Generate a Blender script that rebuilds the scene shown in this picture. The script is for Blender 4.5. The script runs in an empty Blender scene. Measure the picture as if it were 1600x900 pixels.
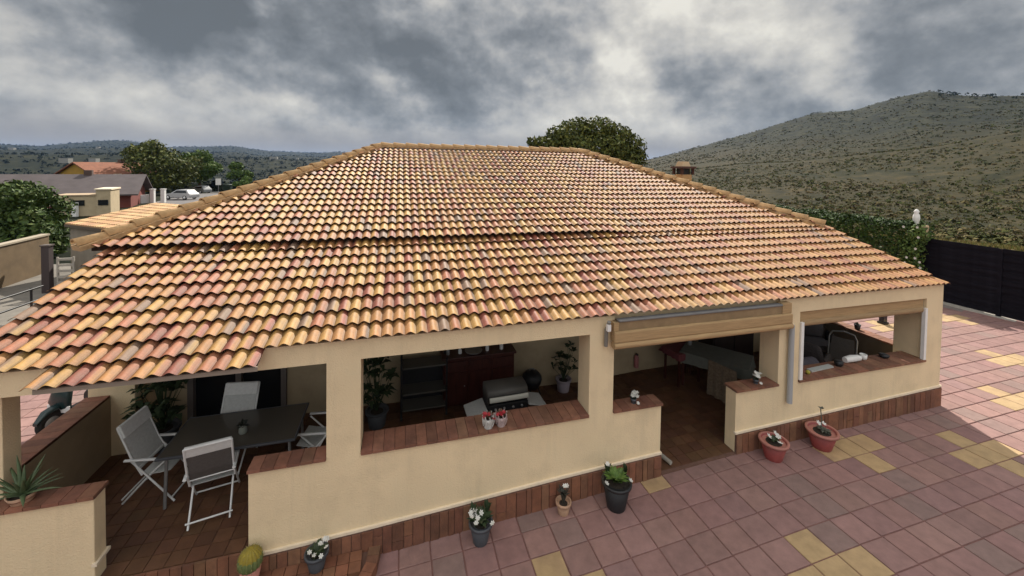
import bpy, bmesh, math, random
from mathutils import Vector, Matrix, noise
random.seed(7)
R = math.radians
S = bpy.context.scene
COL = S.collection

# ------------------------------------------------------------------ camera
CAMP = Vector((1.5374, -5.4660, 5.0829))
cr = Vector((0.964014221, -0.265443765, 0.014703346)); cu = Vector((-0.006728935, 0.030926291, 0.999499017)); cf = Vector((0.265765503, 0.963630205, -0.028027231))
cam = bpy.data.cameras.new('camera'); camo = bpy.data.objects.new('camera', cam); COL.objects.link(camo)
camo.matrix_world = Matrix(((cr.x, cu.x, -cf.x, CAMP.x), (cr.y, cu.y, -cf.y, CAMP.y), (cr.z, cu.z, -cf.z, CAMP.z), (0, 0, 0, 1)))
cam.sensor_width = 36; cam.lens = 36 * 631.503 / 1600; cam.shift_y = -172.92 / 1600
cam.clip_start = 0.05; cam.clip_end = 40000
S.camera = camo
S.render.resolution_x = 1024; S.render.resolution_y = 576

# ------------------------------------------------------------------ light
SUN_EL = 42.0
hd = Vector((0.39, 0.92)).normalized()
sun_dir = Vector((hd.x * math.cos(R(SUN_EL)), hd.y * math.cos(R(SUN_EL)), math.sin(R(SUN_EL))))
sl = bpy.data.lights.new('sun', 'SUN'); so = bpy.data.objects.new('sun', sl); COL.objects.link(so)
sl.energy = 3.4; sl.angle = R(0.6); sl.color = (1.0, 0.93, 0.82)
so.rotation_euler = sun_dir.to_track_quat('Z', 'Y').to_euler(); so.location = (20, 40, 40)
S.view_settings.view_transform = 'Standard'; S.view_settings.look = 'None'
S.view_settings.exposure = 1.0; S.view_settings.gamma = 1.0

# ------------------------------------------------------------------ sky
W = bpy.data.worlds.new('World'); S.world = W; W.use_nodes = True
wn = W.node_tree.nodes; wl = W.node_tree.links; wn.clear()
def N(t, **k):
    n = wn.new(t)
    for a, b in k.items(): setattr(n, a, b)
    return n
def lk(a, b): wl.new(a, b)
def mth(op, a, b=None, clamp=False):
    n = N('ShaderNodeMath', operation=op, use_clamp=clamp)
    for i, v in enumerate((a, b)):
        if v is None: continue
        if isinstance(v, (int, float)): n.inputs[i].default_value = v
        else: lk(v, n.inputs[i])
    return n.outputs[0]
tc = N('ShaderNodeTexCoord'); d0 = tc.outputs['Generated']
sep = N('ShaderNodeSeparateXYZ'); lk(d0, sep.inputs[0])
zz = mth('MAXIMUM', sep.outputs[2], 0.0)
den = mth('ADD', zz, 0.09)
cmb = N('ShaderNodeCombineXYZ'); lk(mth('DIVIDE', sep.outputs[0], den), cmb.inputs[0]); lk(mth('DIVIDE', sep.outputs[1], den), cmb.inputs[1])
def noise_w(vec, scale, detail, rough, dist=0.0):
    n = N('ShaderNodeTexNoise'); lk(vec, n.inputs['Vector'])
    n.inputs['Scale'].default_value = scale; n.inputs['Detail'].default_value = detail
    n.inputs['Roughness'].default_value = rough; n.inputs['Distortion'].default_value = dist
    return n
nw = noise_w(d0, 4.2, 5, 0.55)
wv = N('ShaderNodeVectorMath', operation='SUBTRACT'); lk(nw.outputs['Color'], wv.inputs[0]); wv.inputs[1].default_value = (0.5, 0.5, 0.5)
ws = N('ShaderNodeVectorMath', operation='SCALE'); lk(wv.outputs[0], ws.inputs[0]); ws.inputs['Scale'].default_value = 0.30
wd = N('ShaderNodeVectorMath', operation='ADD'); lk(d0, wd.inputs[0]); lk(ws.outputs[0], wd.inputs[1])
sq = N('ShaderNodeVectorMath', operation='MULTIPLY'); lk(d0, sq.inputs[0]); sq.inputs[1].default_value = (1.0, 1.0, 1.25)
n1 = noise_w(cmb.outputs[0], 0.6, 6, 0.55, 0.2)
n2 = noise_w(sq.outputs[0], 3.4, 9, 0.55, 0.0)
po = N('ShaderNodeVectorMath', operation='ADD'); lk(sq.outputs[0], po.inputs[0]); po.inputs[1].default_value = (0.012, 0.0, 0.030)
pa = noise_w(sq.outputs[0], 7.0, 8, 0.57); pb = noise_w(po.outputs[0], 7.0, 8, 0.57)
relief = mth('SUBTRACT', pa.outputs['Fac'], pb.outputs['Fac'])
lum = mth('ADD', mth('MULTIPLY', n1.outputs['Fac'], 0.35), mth('MULTIPLY', n2.outputs['Fac'], 1.0))
lum = mth('ADD', lum, mth('MULTIPLY', relief, 1.0))
lum = mth('SUBTRACT', lum, 0.075)
BLOBS = [((-0.431, 0.863, 0.285), 0.17, -0.46), ((-0.33, 0.907, 0.275), 0.12, -0.36), ((-0.04, 0.955, 0.31), 0.17, -0.26), ((0.076, 0.965, 0.25), 0.13, -0.22),
         ((-0.296, 0.92, 0.25), 0.06, 0.25), ((-0.262, 0.915, 0.305), 0.045, 0.3), ((-0.334, 0.918, 0.21), 0.10, 0.18),
         ((0.486, 0.837, 0.25), 0.07, 0.34), ((0.533, 0.829, 0.17), 0.09, 0.26), ((0.416, 0.86, 0.30), 0.07, 0.2),
         ((0.662, 0.719, 0.20), 0.12, -0.17), ((0.729, 0.668, 0.14), 0.09, -0.08), ((0.755, 0.61, 0.25), 0.10, 0.3),
         ((0.614, 0.724, 0.33), 0.13, 0.3), ((0.36, 0.897, 0.22), 0.11, -0.14), ((0.872, 0.445, 0.207), 0.2, -0.12),
         ((-0.465, 0.873, 0.15), 0.14, 0.12), ((-0.05, 0.985, 0.155), 0.04, 0.2), ((0.2, 0.95, 0.22), 0.14, -0.08), ((-0.12, 0.97, 0.14), 0.2, -0.08)]
for v, wdt, amp in BLOBS:
    dt = N('ShaderNodeVectorMath', operation='DISTANCE'); lk(wd.outputs[0], dt.inputs[0]); dt.inputs[1].default_value = Vector(v).normalized()
    mr = N('ShaderNodeMapRange', interpolation_type='SMOOTHSTEP'); lk(dt.outputs['Value'], mr.inputs[0])
    mr.inputs[1].default_value = wdt * 1.5; mr.inputs[2].default_value = wdt * 0.25; mr.inputs[3].default_value = 0; mr.inputs[4].default_value = amp
    lum = mth('ADD', lum, mr.outputs[0])
ramp = N('ShaderNodeValToRGB'); lk(lum, ramp.inputs[0])
els = ramp.color_ramp.elements
els[0].position = 0.12; els[0].color = (0.068, 0.074, 0.078, 1)
els[1].position = 1.0; els[1].color = (0.40, 0.385, 0.345, 1)
for p, c in ((0.34, (0.104, 0.111, 0.117)), (0.50, (0.162, 0.167, 0.170)), (0.64, (0.235, 0.232, 0.222)), (0.82, (0.31, 0.30, 0.275))):
    e = els.new(p); e.color = (*c, 1)
hz = N('ShaderNodeMapRange', interpolation_type='SMOOTHSTEP'); lk(sep.outputs[2], hz.inputs[0])
hz.inputs[1].default_value = 0.105; hz.inputs[2].default_value = 0.03; hz.inputs[3].default_value = 0; hz.inputs[4].default_value = 0.85
mixh = N('ShaderNodeMix', data_type='RGBA'); lk(hz.outputs[0], mixh.inputs[0]); lk(ramp.outputs[0], mixh.inputs[6]); mixh.inputs[7].default_value = (0.152, 0.140, 0.128, 1)
# overcast luminance rises towards the zenith
up = N('ShaderNodeMapRange', interpolation_type='SMOOTHSTEP'); lk(sep.outputs[2], up.inputs[0])
up.inputs[1].default_value = 0.3; up.inputs[2].default_value = 0.95; up.inputs[3].default_value = 1.0; up.inputs[4].default_value = 2.4
# clouds opposite the sun are lit from the front, those towards it are seen from their dark side
dsun = N('ShaderNodeVectorMath', operation='DOT_PRODUCT'); lk(d0, dsun.inputs[0]); dsun.inputs[1].default_value = (-hd.x, -hd.y, 0.0)
ff = N('ShaderNodeMapRange', interpolation_type='SMOOTHSTEP'); lk(dsun.outputs['Value'], ff.inputs[0])
ff.inputs[1].default_value = -0.25; ff.inputs[2].default_value = 0.85; ff.inputs[3].default_value = 1.0; ff.inputs[4].default_value = 1.95
upf = mth('MULTIPLY', up.outputs[0], ff.outputs[0])
vm = N('ShaderNodeVectorMath', operation='SCALE'); lk(mixh.outputs[2], vm.inputs[0]); lk(upf, vm.inputs['Scale'])
sky = N('ShaderNodeTexSky', sky_type='NISHITA', sun_disc=False, sun_elevation=R(SUN_EL), sun_rotation=math.atan2(hd.x, hd.y))
bg1 = N('ShaderNodeBackground'); lk(sky.outputs[0], bg1.inputs[0]); bg1.inputs[1].default_value = 0.05
bg2 = N('ShaderNodeBackground'); lk(vm.outputs[0], bg2.inputs[0]); bg2.inputs[1].default_value = 1.0
mxs = N('ShaderNodeMixShader'); mxs.inputs[0].default_value = 0.97; lk(bg1.outputs[0], mxs.inputs[1]); lk(bg2.outputs[0], mxs.inputs[2])
wo = N('ShaderNodeOutputWorld'); lk(mxs.outputs[0], wo.inputs[0])

# ------------------------------------------------------------------ materials
MATS = {}
def mat(name, col, rough=0.7, var=0.0, scale=8.0, col2=None, bump=0.0, bscale=40.0, metal=0.0, attr=False, dirt=None, dscale=1.2, spec=0.4, stretch=None, damt=0.6, trans=0.0, alpha=1.0, streak=None):
    if name in MATS: return MATS[name]
    m = bpy.data.materials.new(name); m.use_nodes = True; nt = m.node_tree; b = nt.nodes['Principled BSDF']
    b.inputs['Roughness'].default_value = rough; b.inputs['Metallic'].default_value = metal; b.inputs['Specular IOR Level'].default_value = spec
    b.inputs['Transmission Weight'].default_value = trans; b.inputs['Alpha'].default_value = alpha
    tcn = nt.nodes.new('ShaderNodeTexCoord'); vec = tcn.outputs['Object']
    if stretch:
        mp = nt.nodes.new('ShaderNodeMapping'); nt.links.new(vec, mp.inputs[0]); mp.inputs['Scale'].default_value = stretch; vec = mp.outputs[0]
    def nz(sc, det=5, ro=0.6):
        n = nt.nodes.new('ShaderNodeTexNoise'); n.inputs['Scale'].default_value = sc; n.inputs['Detail'].default_value = det; n.inputs['Roughness'].default_value = ro
        nt.links.new(vec, n.inputs['Vector']); return n
    src = None
    if attr:
        a = nt.nodes.new('ShaderNodeAttribute'); a.attribute_name = 'Col'; src = a.outputs['Color']
    def mixc(fac, a, bcol, blend='MIX'):
        x = nt.nodes.new('ShaderNodeMix'); x.data_type = 'RGBA'; x.blend_type = blend
        if hasattr(fac, 'node'): nt.links.new(fac, x.inputs[0])
        else: x.inputs[0].default_value = fac
        for i, v in ((6, a), (7, bcol)):
            if hasattr(v, 'node'): nt.links.new(v, x.inputs[i])
            else: x.inputs[i].default_value = (*v, 1)
        return x.outputs[2]
    if src is None: src = col
    if var > 0 or col2:
        n = nz(scale); rp = nt.nodes.new('ShaderNodeMapRange'); nt.links.new(n.outputs['Fac'], rp.inputs[0]); rp.inputs[1].default_value = 0.33; rp.inputs[2].default_value = 0.67
        if col2: src = mixc(rp.outputs[0], src, col2)
        else:
            g = nt.nodes.new('ShaderNodeMapRange'); nt.links.new(n.outputs['Fac'], g.inputs[0]); g.inputs[1].default_value = 0.3; g.inputs[2].default_value = 0.7
            g.inputs[3].default_value = 1 - var; g.inputs[4].default_value = 1 + var
            cc = nt.nodes.new('ShaderNodeCombineColor'); [nt.links.new(g.outputs[0], cc.inputs[i]) for i in range(3)]
            src = mixc(1.0, src, cc.outputs[0], 'MULTIPLY')
    if dirt:
        n = nz(dscale, 8, 0.7); rp = nt.nodes.new('ShaderNodeMapRange'); nt.links.new(n.outputs['Fac'], rp.inputs[0])
        rp.inputs[1].default_value = 0.5; rp.inputs[2].default_value = 0.75; rp.inputs[3].default_value = 0; rp.inputs[4].default_value = damt
        src = mixc(rp.outputs[0], src, dirt)
    if streak:
        mp = nt.nodes.new('ShaderNodeMapping'); nt.links.new(tcn.outputs['Object'], mp.inputs[0]); mp.inputs['Scale'].default_value = (7, 7, 0.55)
        n = nt.nodes.new('ShaderNodeTexNoise'); n.inputs['Scale'].default_value = 1.0; n.inputs['Detail'].default_value = 7; n.inputs['Roughness'].default_value = 0.65; nt.links.new(mp.outputs[0], n.inputs['Vector'])
        rp = nt.nodes.new('ShaderNodeMapRange'); nt.links.new(n.outputs['Fac'], rp.inputs[0]); rp.inputs[1].default_value = 0.52; rp.inputs[2].default_value = 0.78; rp.inputs[3].default_value = 0; rp.inputs[4].default_value = 0.26
        src = mixc(rp.outputs[0], src, streak)
    if hasattr(src, 'node'): nt.links.new(src, b.inputs['Base Color'])
    else: b.inputs['Base Color'].default_value = (*src, 1)
    if bump > 0:
        n = nz(bscale, 6, 0.65); bp = nt.nodes.new('ShaderNodeBump'); bp.inputs['Strength'].default_value = bump; bp.inputs['Distance'].default_value = 0.02
        nt.links.new(n.outputs['Fac'], bp.inputs['Height']); nt.links.new(bp.outputs[0], b.inputs['Normal'])
    MATS[name] = m; return m
M_WALL = mat('cream plaster', (0.79, 0.635, 0.41), 0.9, 0.10, 2.2, bump=0.5, bscale=55, dirt=(0.55, 0.47, 0.31), dscale=1.1, damt=0.55, streak=(0.50, 0.41, 0.27))
M_TRIM = mat('pale cement trim', (0.78, 0.66, 0.5), 0.85, 0.08, 6)
M_TILE = mat('glazed clay tile', (0.5, 0.3, 0.15), 0.62, 0.16, 22, attr=True, bump=0.25, bscale=55, dirt=(0.17, 0.13, 0.09), dscale=5, damt=0.5, spec=0.35)
M_CAP = mat('ridge clay', (0.52, 0.32, 0.155), 0.85, 0.25, 9, bump=0.4, bscale=30, dirt=(0.22, 0.15, 0.07), dscale=4)
M_MORTAR = mat('roof mortar', (0.46, 0.30, 0.16), 0.95, 0.2, 8, bump=0.5, bscale=25)
M_DECK = mat('roof deck', (0.06, 0.04, 0.03), 0.9, 0.2, 6)
M_BRICK = mat('terracotta brick', (0.30, 0.115, 0.07), 0.8, 0.25, 5, attr=True, bump=0.3, bscale=50, dirt=(0.10, 0.05, 0.035), dscale=6)
M_GROUT = mat('dark grout', (0.14, 0.075, 0.055), 0.95, 0.2, 10)
M_SLAB = mat('paving slab', (0.4, 0.25, 0.2), 0.75, 0.14, 7, attr=True, bump=0.25, bscale=45, dirt=(0.17, 0.10, 0.09), dscale=1.6, damt=0.45)
M_JOINT = mat('paving joint', (0.20, 0.10, 0.088), 0.95, 0.2, 12)
M_FLOOR = mat('porch floor tile', (0.24, 0.11, 0.06), 0.6, 0.2, 6, attr=True, bump=0.15, bscale=30)
M_BLIND = mat('tan reed blind', (0.40, 0.265, 0.135), 0.8, 0.2, 3, stretch=(1, 6, 30), bump=0.3, bscale=12)
M_BLIND2 = mat('brown canvas', (0.26, 0.18, 0.10), 0.85, 0.15, 6)
M_ALU = mat('aluminium frame', (0.72, 0.73, 0.73), 0.45, 0.06, 10)
M_WHITE = mat('white paint', (0.78, 0.77, 0.75), 0.6, 0.05, 6)
M_SLING = mat('grey sling fabric', (0.52, 0.53, 0.52), 0.85, 0.1, 30)
M_SLING2 = mat('dark sling fabric', (0.10, 0.09, 0.085), 0.85, 0.1, 30)  # shaded copy of the grey sling, reused on the deck chair
M_GLASST = mat('dark table glass', (0.085, 0.075, 0.062), 0.22, 0.0)
M_GLASS = mat('dark glass', (0.015, 0.017, 0.02), 0.08)
M_BLACK = mat('black plastic', (0.018, 0.018, 0.02), 0.45, 0.2, 12)
M_BLKFAB = mat('charcoal fabric', (0.05, 0.047, 0.055), 0.9, 0.15, 14)
M_SIDEB = mat('dark red wood', (0.055, 0.016, 0.012), 0.45, 0.3, 4, stretch=(6, 6, 1))
M_GREY = mat('grey steel', (0.25, 0.25, 0.25), 0.45, 0.1, 8, metal=0.4)
M_DGREY = mat('dark grey plastic', (0.06, 0.065, 0.075), 0.5, 0.15, 8)
M_CLOTH = mat('grey green cloth', (0.12, 0.125, 0.108), 0.9, 0.1, 10)
M_LACE = mat('brown lace cloth', (0.17, 0.13, 0.09), 0.95, 0.3, 25)
M_REDC = mat('dark red cloth', (0.13, 0.035, 0.04), 0.9, 0.15, 10)
M_RED = mat('red paint', (0.42, 0.08, 0.07), 0.45, 0.1, 8)
M_POTRED = mat('red plastic pot', (0.26, 0.055, 0.05), 0.55, 0.15, 8, dirt=(0.2, 0.1, 0.08), dscale=5)
M_POTRIM = mat('pot rim', (0.36, 0.15, 0.12), 0.6, 0.12, 8)
M_POTTAN = mat('tan clay pot', (0.42, 0.26, 0.17), 0.8, 0.2, 10)
M_SOIL = mat('potting soil', (0.03, 0.022, 0.016), 0.95, 0.3, 40, bump=0.6, bscale=60)
M_LEAF = mat('green leaf', (0.055, 0.10, 0.03), 0.65, 0.3, 20, attr=True, spec=0.2)
M_LEAFP = mat('porch leaf', (0.035, 0.055, 0.024), 0.5, 0.3, 20)
M_BLADE = mat('aloe blade', (0.09, 0.13, 0.06), 0.5, 0.3, 6)
M_FLOWER = mat('white petal', (0.62, 0.61, 0.57), 0.7, 0.05, 20)
M_CACTG = mat('cactus green', (0.13, 0.17, 0.06), 0.7, 0.2, 20)
M_CACTY = mat('cactus yellow', (0.26, 0.20, 0.025), 0.7, 0.2, 25)
M_BARK = mat('bark', (0.09, 0.06, 0.04), 0.95, 0.3, 8, bump=0.6, bscale=14)
M_CONC = mat('weathered concrete', (0.36, 0.33, 0.29), 0.95, 0.15, 3, dirt=(0.2, 0.18, 0.14), dscale=1.5)
M_SHEDW = mat('grey render', (0.24, 0.21, 0.17), 0.95, 0.15, 2, dirt=(0.15, 0.13, 0.1), dscale=1.5)
M_BWALL = mat('brown render', (0.15, 0.105, 0.06), 0.95, 0.2, 1.5, dirt=(0.09, 0.065, 0.04), dscale=1.0)
M_SHEDR = mat('tan roof tile', (0.48, 0.29, 0.15), 0.8, 0.25, 3, dirt=(0.3, 0.15, 0.09), dscale=3)
M_FENCE = mat('dark slat', (0.013, 0.012, 0.017), 0.9, 0.35, 4, spec=0.05)
M_ROAD = mat('asphalt', (0.14, 0.13, 0.13), 0.9, 0.15, 2)
M_YEL = mat('ochre house paint', (0.36, 0.21, 0.035), 0.9, 0.1, 1)
M_RROOF = mat('orange roof tile', (0.20, 0.075, 0.04), 0.85, 0.2, 2)
M_DROOF = mat('dark slate roof', (0.075, 0.06, 0.062), 0.8, 0.2, 1)
M_RWALL = mat('dark red house wall', (0.17, 0.05, 0.04), 0.9, 0.15, 1)
M_BEIGE = mat('beige block', (0.46, 0.37, 0.24), 0.9, 0.1, 2)
M_CARW = mat('white car paint', (0.42, 0.42, 0.43), 0.3, 0.02, 4)
M_SCOOT = mat('dark green scooter paint', (0.012, 0.028, 0.03), 0.2)
M_TYRE = mat('tyre rubber', (0.015, 0.015, 0.015), 0.9)

# ------------------------------------------------------------------ mesh helpers
class MB:
    def __init__(s): s.v = []; s.f = []; s.mi = []; s.c = []; s.cur = 0; s.col = None; s.sm = []
    def face(s, pts, smooth=False):
        n = len(s.v); s.v += [tuple(p) for p in pts]; s.f.append(tuple(range(n, n + len(pts)))); s.mi.append(s.cur); s.c.append(s.col); s.sm.append(smooth)
    def add(s, vs, fs, smooth=False):
        n = len(s.v); s.v += [tuple(p) for p in vs]
        for f in fs: s.f.append(tuple(i + n for i in f)); s.mi.append(s.cur); s.c.append(s.col); s.sm.append(smooth)
    def box(s, x0, x1, y0, y1, z0, z1, M=None):
        vs = [Vector(p) for p in ((x0, y0, z0), (x1, y0, z0), (x1, y1, z0), (x0, y1, z0), (x0, y0, z1), (x1, y0, z1), (x1, y1, z1), (x0, y1, z1))]
        if M: vs = [M @ p for p in vs]
        s.add(vs, ((0, 3, 2, 1), (4, 5, 6, 7), (0, 1, 5, 4), (1, 2, 6, 5), (2, 3, 7, 6), (3, 0, 4, 7))); return s
    def hexa(s, b4, t4):
        s.add(list(b4) + list(t4), ((0, 3, 2, 1), (4, 5, 6, 7), (0, 1, 5, 4), (1, 2, 6, 5), (2, 3, 7, 6), (3, 0, 4, 7))); return s
    def tube(s, pts, r, n=8, r1=None):
        pts = [Vector(p) for p in pts]; rings = []; k = len(pts)
        for i, p in enumerate(pts):
            t = (pts[min(i + 1, k - 1)] - pts[max(i - 1, 0)]).normalized()
            a = t.orthogonal().normalized() if i == 0 else (pa - t * pa.dot(t)).normalized()
            pa = a; b = t.cross(a); rr = r if r1 is None else r + (r1 - r) * i / (k - 1)
            rings.append([p + (a * math.cos(2 * math.pi * j / n) + b * math.sin(2 * math.pi * j / n)) * rr for j in range(n)])
        vs = [p for q in rings for p in q]; fs = []
        for i in range(k - 1):
            for j in range(n): fs.append((i * n + j, i * n + (j + 1) % n, (i + 1) * n + (j + 1) % n, (i + 1) * n + j))
        s.add(vs, fs, True); s.add(rings[0], [tuple(range(n - 1, -1, -1))]); s.add(rings[-1], [tuple(range(n))]); return s
    def lathe(s, prof, c=(0, 0, 0), n=16, M=None):
        vs = []; fs = []; k = len(prof)
        for (r, z) in prof:
            for j in range(n):
                p = Vector((r * math.cos(2 * math.pi * j / n), r * math.sin(2 * math.pi * j / n), z))
                vs.append((M @ p if M else p) + Vector(c))
        for i in range(k - 1):
            for j in range(n): fs.append((i * n + j, i * n + (j + 1) % n, (i + 1) * n + (j + 1) % n, (i + 1) * n + j))
        s.add(vs, fs, True); s.add(vs[:n], [tuple(range(n - 1, -1, -1))]); s.add(vs[-n:], [tuple(range(n))]); return s
    def loft(s, secs, n=14, e=2.6, M=None):
        # secs: (centre, half width vec, half height vec)
        vs = []; fs = []
        for c, a, b in secs:
            c, a, b = Vector(c), Vector(a), Vector(b)
            for j in range(n):
                t = 2 * math.pi * j / n; cx, sy = math.cos(t), math.sin(t)
                p = c + a * (math.copysign(abs(cx) ** (2 / e), cx)) + b * (math.copysign(abs(sy) ** (2 / e), sy))
                vs.append(M @ p if M else p)
        k = len(secs)
        for i in range(k - 1):
            for j in range(n): fs.append((i * n + j, i * n + (j + 1) % n, (i + 1) * n + (j + 1) % n, (i + 1) * n + j))
        s.add(vs, fs, True); s.add(vs[:n], [tuple(range(n - 1, -1, -1))]); s.add(vs[-n:], [tuple(range(n))]); return s
    def mesh(s, name, mats, recalc=True):
        me = bpy.data.meshes.new(name); me.from_pydata([tuple(p) for p in s.v], [], s.f)
        for m in (mats if isinstance(mats, (list, tuple)) else [mats]): me.materials.append(m)
        if any(s.mi): me.polygons.foreach_set('material_index', s.mi)
        if any(s.sm): me.polygons.foreach_set('use_smooth', s.sm)
        if any(c is not None for c in s.c):
            a = me.color_attributes.new('Col', 'FLOAT_COLOR', 'CORNER'); buf = []
            for f, c in zip(s.f, s.c):
                if c is None: c = (0.5, 0.5, 0.5)
                if isinstance(c[0], (tuple, list)):
                    for q in c: buf += [*q, 1.0]
                else: buf += [*c, 1.0] * len(f)
            a.data.foreach_set('color', buf)
        if recalc and len(s.f) < 4000:
            b = bmesh.new(); b.from_mesh(me); bmesh.ops.recalc_face_normals(b, faces=b.faces); b.to_mesh(me); b.free()
        me.update(); return me
    def build(s, name, mats, parent=None, **k):
        return link(name, s.mesh(name, mats), parent, **k)
def link(name, me, parent=None, loc=None, rot=None, label=None, cat=None, group=None, kind=None, bevel=0):
    o = bpy.data.objects.new(name, me); COL.objects.link(o)
    if parent: o.parent = parent
    if loc is not None: o.location = loc
    elif parent is not None and 'base' in parent.keys(): o.location = [-t for t in parent['base']]
    if rot is not None: o.rotation_euler = rot
    for a, b in (('label', label), ('category', cat), ('group', group), ('kind', kind)):
        if b: o[a] = b
    if bevel:
        bv = o.modifiers.new('bevel', 'BEVEL'); bv.width = bevel; bv.segments = 2; bv.limit_method = 'ANGLE'
    return o
def thing(name, label, cat, loc=(0, 0, 0), rz=0, group=None, kind=None, world=False):
    o = bpy.data.objects.new(name, None); COL.objects.link(o); o.location = loc; o.rotation_euler = (0, 0, rz); o.empty_display_size = 0.2
    o['label'] = label; o['category'] = cat
    if group: o['group'] = group
    if kind: o['kind'] = kind
    if world: o['base'] = tuple(loc)      # children built in world coordinates
    return o
def copy_tree(o, parent=None):
    c = o.copy(); COL.objects.link(c); c.parent = parent
    for ch in list(o.children): copy_tree(ch, c)
    return c
def lerp(a, b, t): return a + (b - a) * t
def interp(x, xs, ys):
    if x <= xs[0]: return ys[0]
    for i in range(len(xs) - 1):
        if x <= xs[i + 1]: return lerp(ys[i], ys[i + 1], (x - xs[i]) / (xs[i + 1] - xs[i]))
    return ys[-1]
def jit(c, a): 
    k = 1 + random.uniform(-a, a); return tuple(max(0.0, t * k * (1 + random.uniform(-a, a) * 0.2)) for t in c)
GX = [-9, -3.95, 1.5, 3.32, 5.09, 5.68, 7.11, 12.24, 17.37, 22]; GZ = [-0.42, -0.32, -0.09, 0.0, 0.1, 0.14, 0.22, 0.32, 0.39, 0.42]
def gz(x, y): return interp(x, GX, GZ) - 0.02 * max(-8, min(8, y - 0.06))
FX = [-3.0, 0.0, 3.0, 4.6, 5.6, 7.1, 12.0]; FZ = [0.30, 0.30, 0.25, 0.20, 0.17, 0.25, 0.35]
def fz(x): return interp(x, FX, FZ)

# ------------------------------------------------------------------ ground and hills
def sm(t): t = max(0.0, min(1.0, t)); return t * t * (3 - 2 * t)
EA = [-180, -110, -70, -50, -36.3, -34, -31.9, -30, -27.6, -25.6, -23, -18.8, -15.6, -11, -7, 0, 12, 24, 28, 33.8, 40.7, 47.6, 51.75, 55.7, 58.7, 61, 63.1, 66.9, 80, 110, 140, 180]
EE = [1.0, 1.2, 1.5, 1.3, 1.25, 1.3, 1.6, 1.95, 2.0, 1.4, 1.65, 1.8, 1.35, 1.4, 1.5, 1.2, 0.9, 0.6, 0.5, 1.07, 2.93, 4.98, 6.46, 6.67, 7.71, 8.08, 7.34, 6.77, 6.0, 4.0, 2.0, 1.0]
SA = [20, 30, 36, 45, 50, 55, 61, 67, 80, 110, 140]; SE = [-1.2, -0.9, -0.4, 0.6, 1.0, 1.5, 2.3, 3.6, 4.0, 3.0, 1.0]
def height(x, y):
    dx, dy = x - CAMP.x, y - CAMP.y; r = math.hypot(dx, dy); az = math.degrees(math.atan2(dx, dy))
    near = gz(x, y) - 0.10
    if x < -8: near = lerp(near, -0.62, sm((-8 - x) / 4))
    if x > 21: near = lerp(near, 0.55, sm((x - 21) / 3))
    nz = noise.fractal(Vector((x * 0.012, y * 0.012, 3.1)), 1.0, 2.1, 5)
    wr = sm((az - 22) / 10) * (1 - sm((az - 120) / 40))
    e1 = interp(az, SA, SE); e2 = interp(az, EA, EE)
    # mountain on the right: near spur then the peak behind it
    if r < 230: el = lerp(-7.5, e1, sm((r - 26) / 230.0) ** 0.8)
    elif r < 300: el = e1 - 0.10 * sm((r - 230) / 40)
    else: el = lerp(e1 - 0.10, e2, min(1, (r - 300) / 330.0) ** 0.85) if r < 630 else e2 - 0.004 * (r - 630)
    el = max(el, -3) if r > 630 else el
    hm = CAMP.z + r * math.tan(R(el)) + nz * min(1, max(0, r - 40) / 120) * 2.2
    # left: valley, wooded ridges
    rid = 0.0
    n2 = noise.fractal(Vector((x * 0.0011, y * 0.0011, 7.7)), 1.0, 2.0, 6)
    val = lerp(-0.62, -16, sm((r - 70) / 250))
    eml = e2 + 0.08 * noise.fractal(Vector((az * 0.6, 1.2, 0)), 1, 2, 4)
    if r > 320:
        for Rr, ef, wdt in ((900, 0.30, 320), (1700, 0.62, 600), (3200, 1.0, 1500)):
            q = max(0.0, 1 - abs(r - Rr) / wdt); hgt = CAMP.z + Rr * math.tan(R(eml * ef + (0.35 * noise.noise(Vector((az * 0.22, Rr * 0.01, 0))) if ef < 1 else 0))) + 16
            rid = max(rid, hgt * sm(q))
        val += rid + n2 * 5
    hl = val if r > 60 else lerp(near, val, sm((r - 30) / 30))
    far = lerp(hl, hm, wr)
    return lerp(near, far, sm((r - 22) / 12))
radii = [0.0]; r = 1.5
while r < 9000:
    radii.append(r); r *= 1.035 if 30 < r < 700 else (1.06 if r > 700 else 1.12)
azs = []; a = -180.0
while a < 180: azs.append(a); a += 0.55 if -45 < a < 78 else 4.0
mb = MB(); idx = []
for i, rr in enumerate(radii):
    row = []
    for a in azs:
        x, y = CAMP.x + rr * math.sin(R(a)), CAMP.y + rr * math.cos(R(a)); row.append(len(mb.v)); mb.v.append((x, y, height(x, y)))
    idx.append(row)
na = len(azs)
for i in range(len(radii) - 1):
    for j in range(na):
        k = (j + 1) % na
        mb.f.append((idx[i][j], idx[i][k], idx[i + 1][k], idx[i + 1][j])); mb.mi.append(0); mb.c.append(None); mb.sm.append(True)
gm = bpy.data.materials.new('hill ground'); gm.use_nodes = True; nt = gm.node_tree; b = nt.nodes['Principled BSDF']; b.inputs['Roughness'].default_value = 0.95; b.inputs['Specular IOR Level'].default_value = 0.1
geo = nt.nodes.new('ShaderNodeNewGeometry')
def gn(scale, det=6, ro=0.65, sc=None):
    n = nt.nodes.new('ShaderNodeTexNoise'); n.inputs['Scale'].default_value = scale; n.inputs['Detail'].default_value = det; n.inputs['Roughness'].default_value = ro; nt.links.new(geo.outputs['Position'], n.inputs['Vector']); return n.outputs['Fac']
def gramp(fac, stops):
    r_ = nt.nodes.new('ShaderNodeValToRGB'); nt.links.new(fac, r_.inputs[0]); e = r_.color_ramp.elements
    e[0].position, e[0].color = stops[0][0], (*stops[0][1], 1); e[1].position, e[1].color = stops[-1][0], (*stops[-1][1], 1)
    for p, c in stops[1:-1]: q = e.new(p); q.color = (*c, 1)
    return r_.outputs[0]
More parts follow.
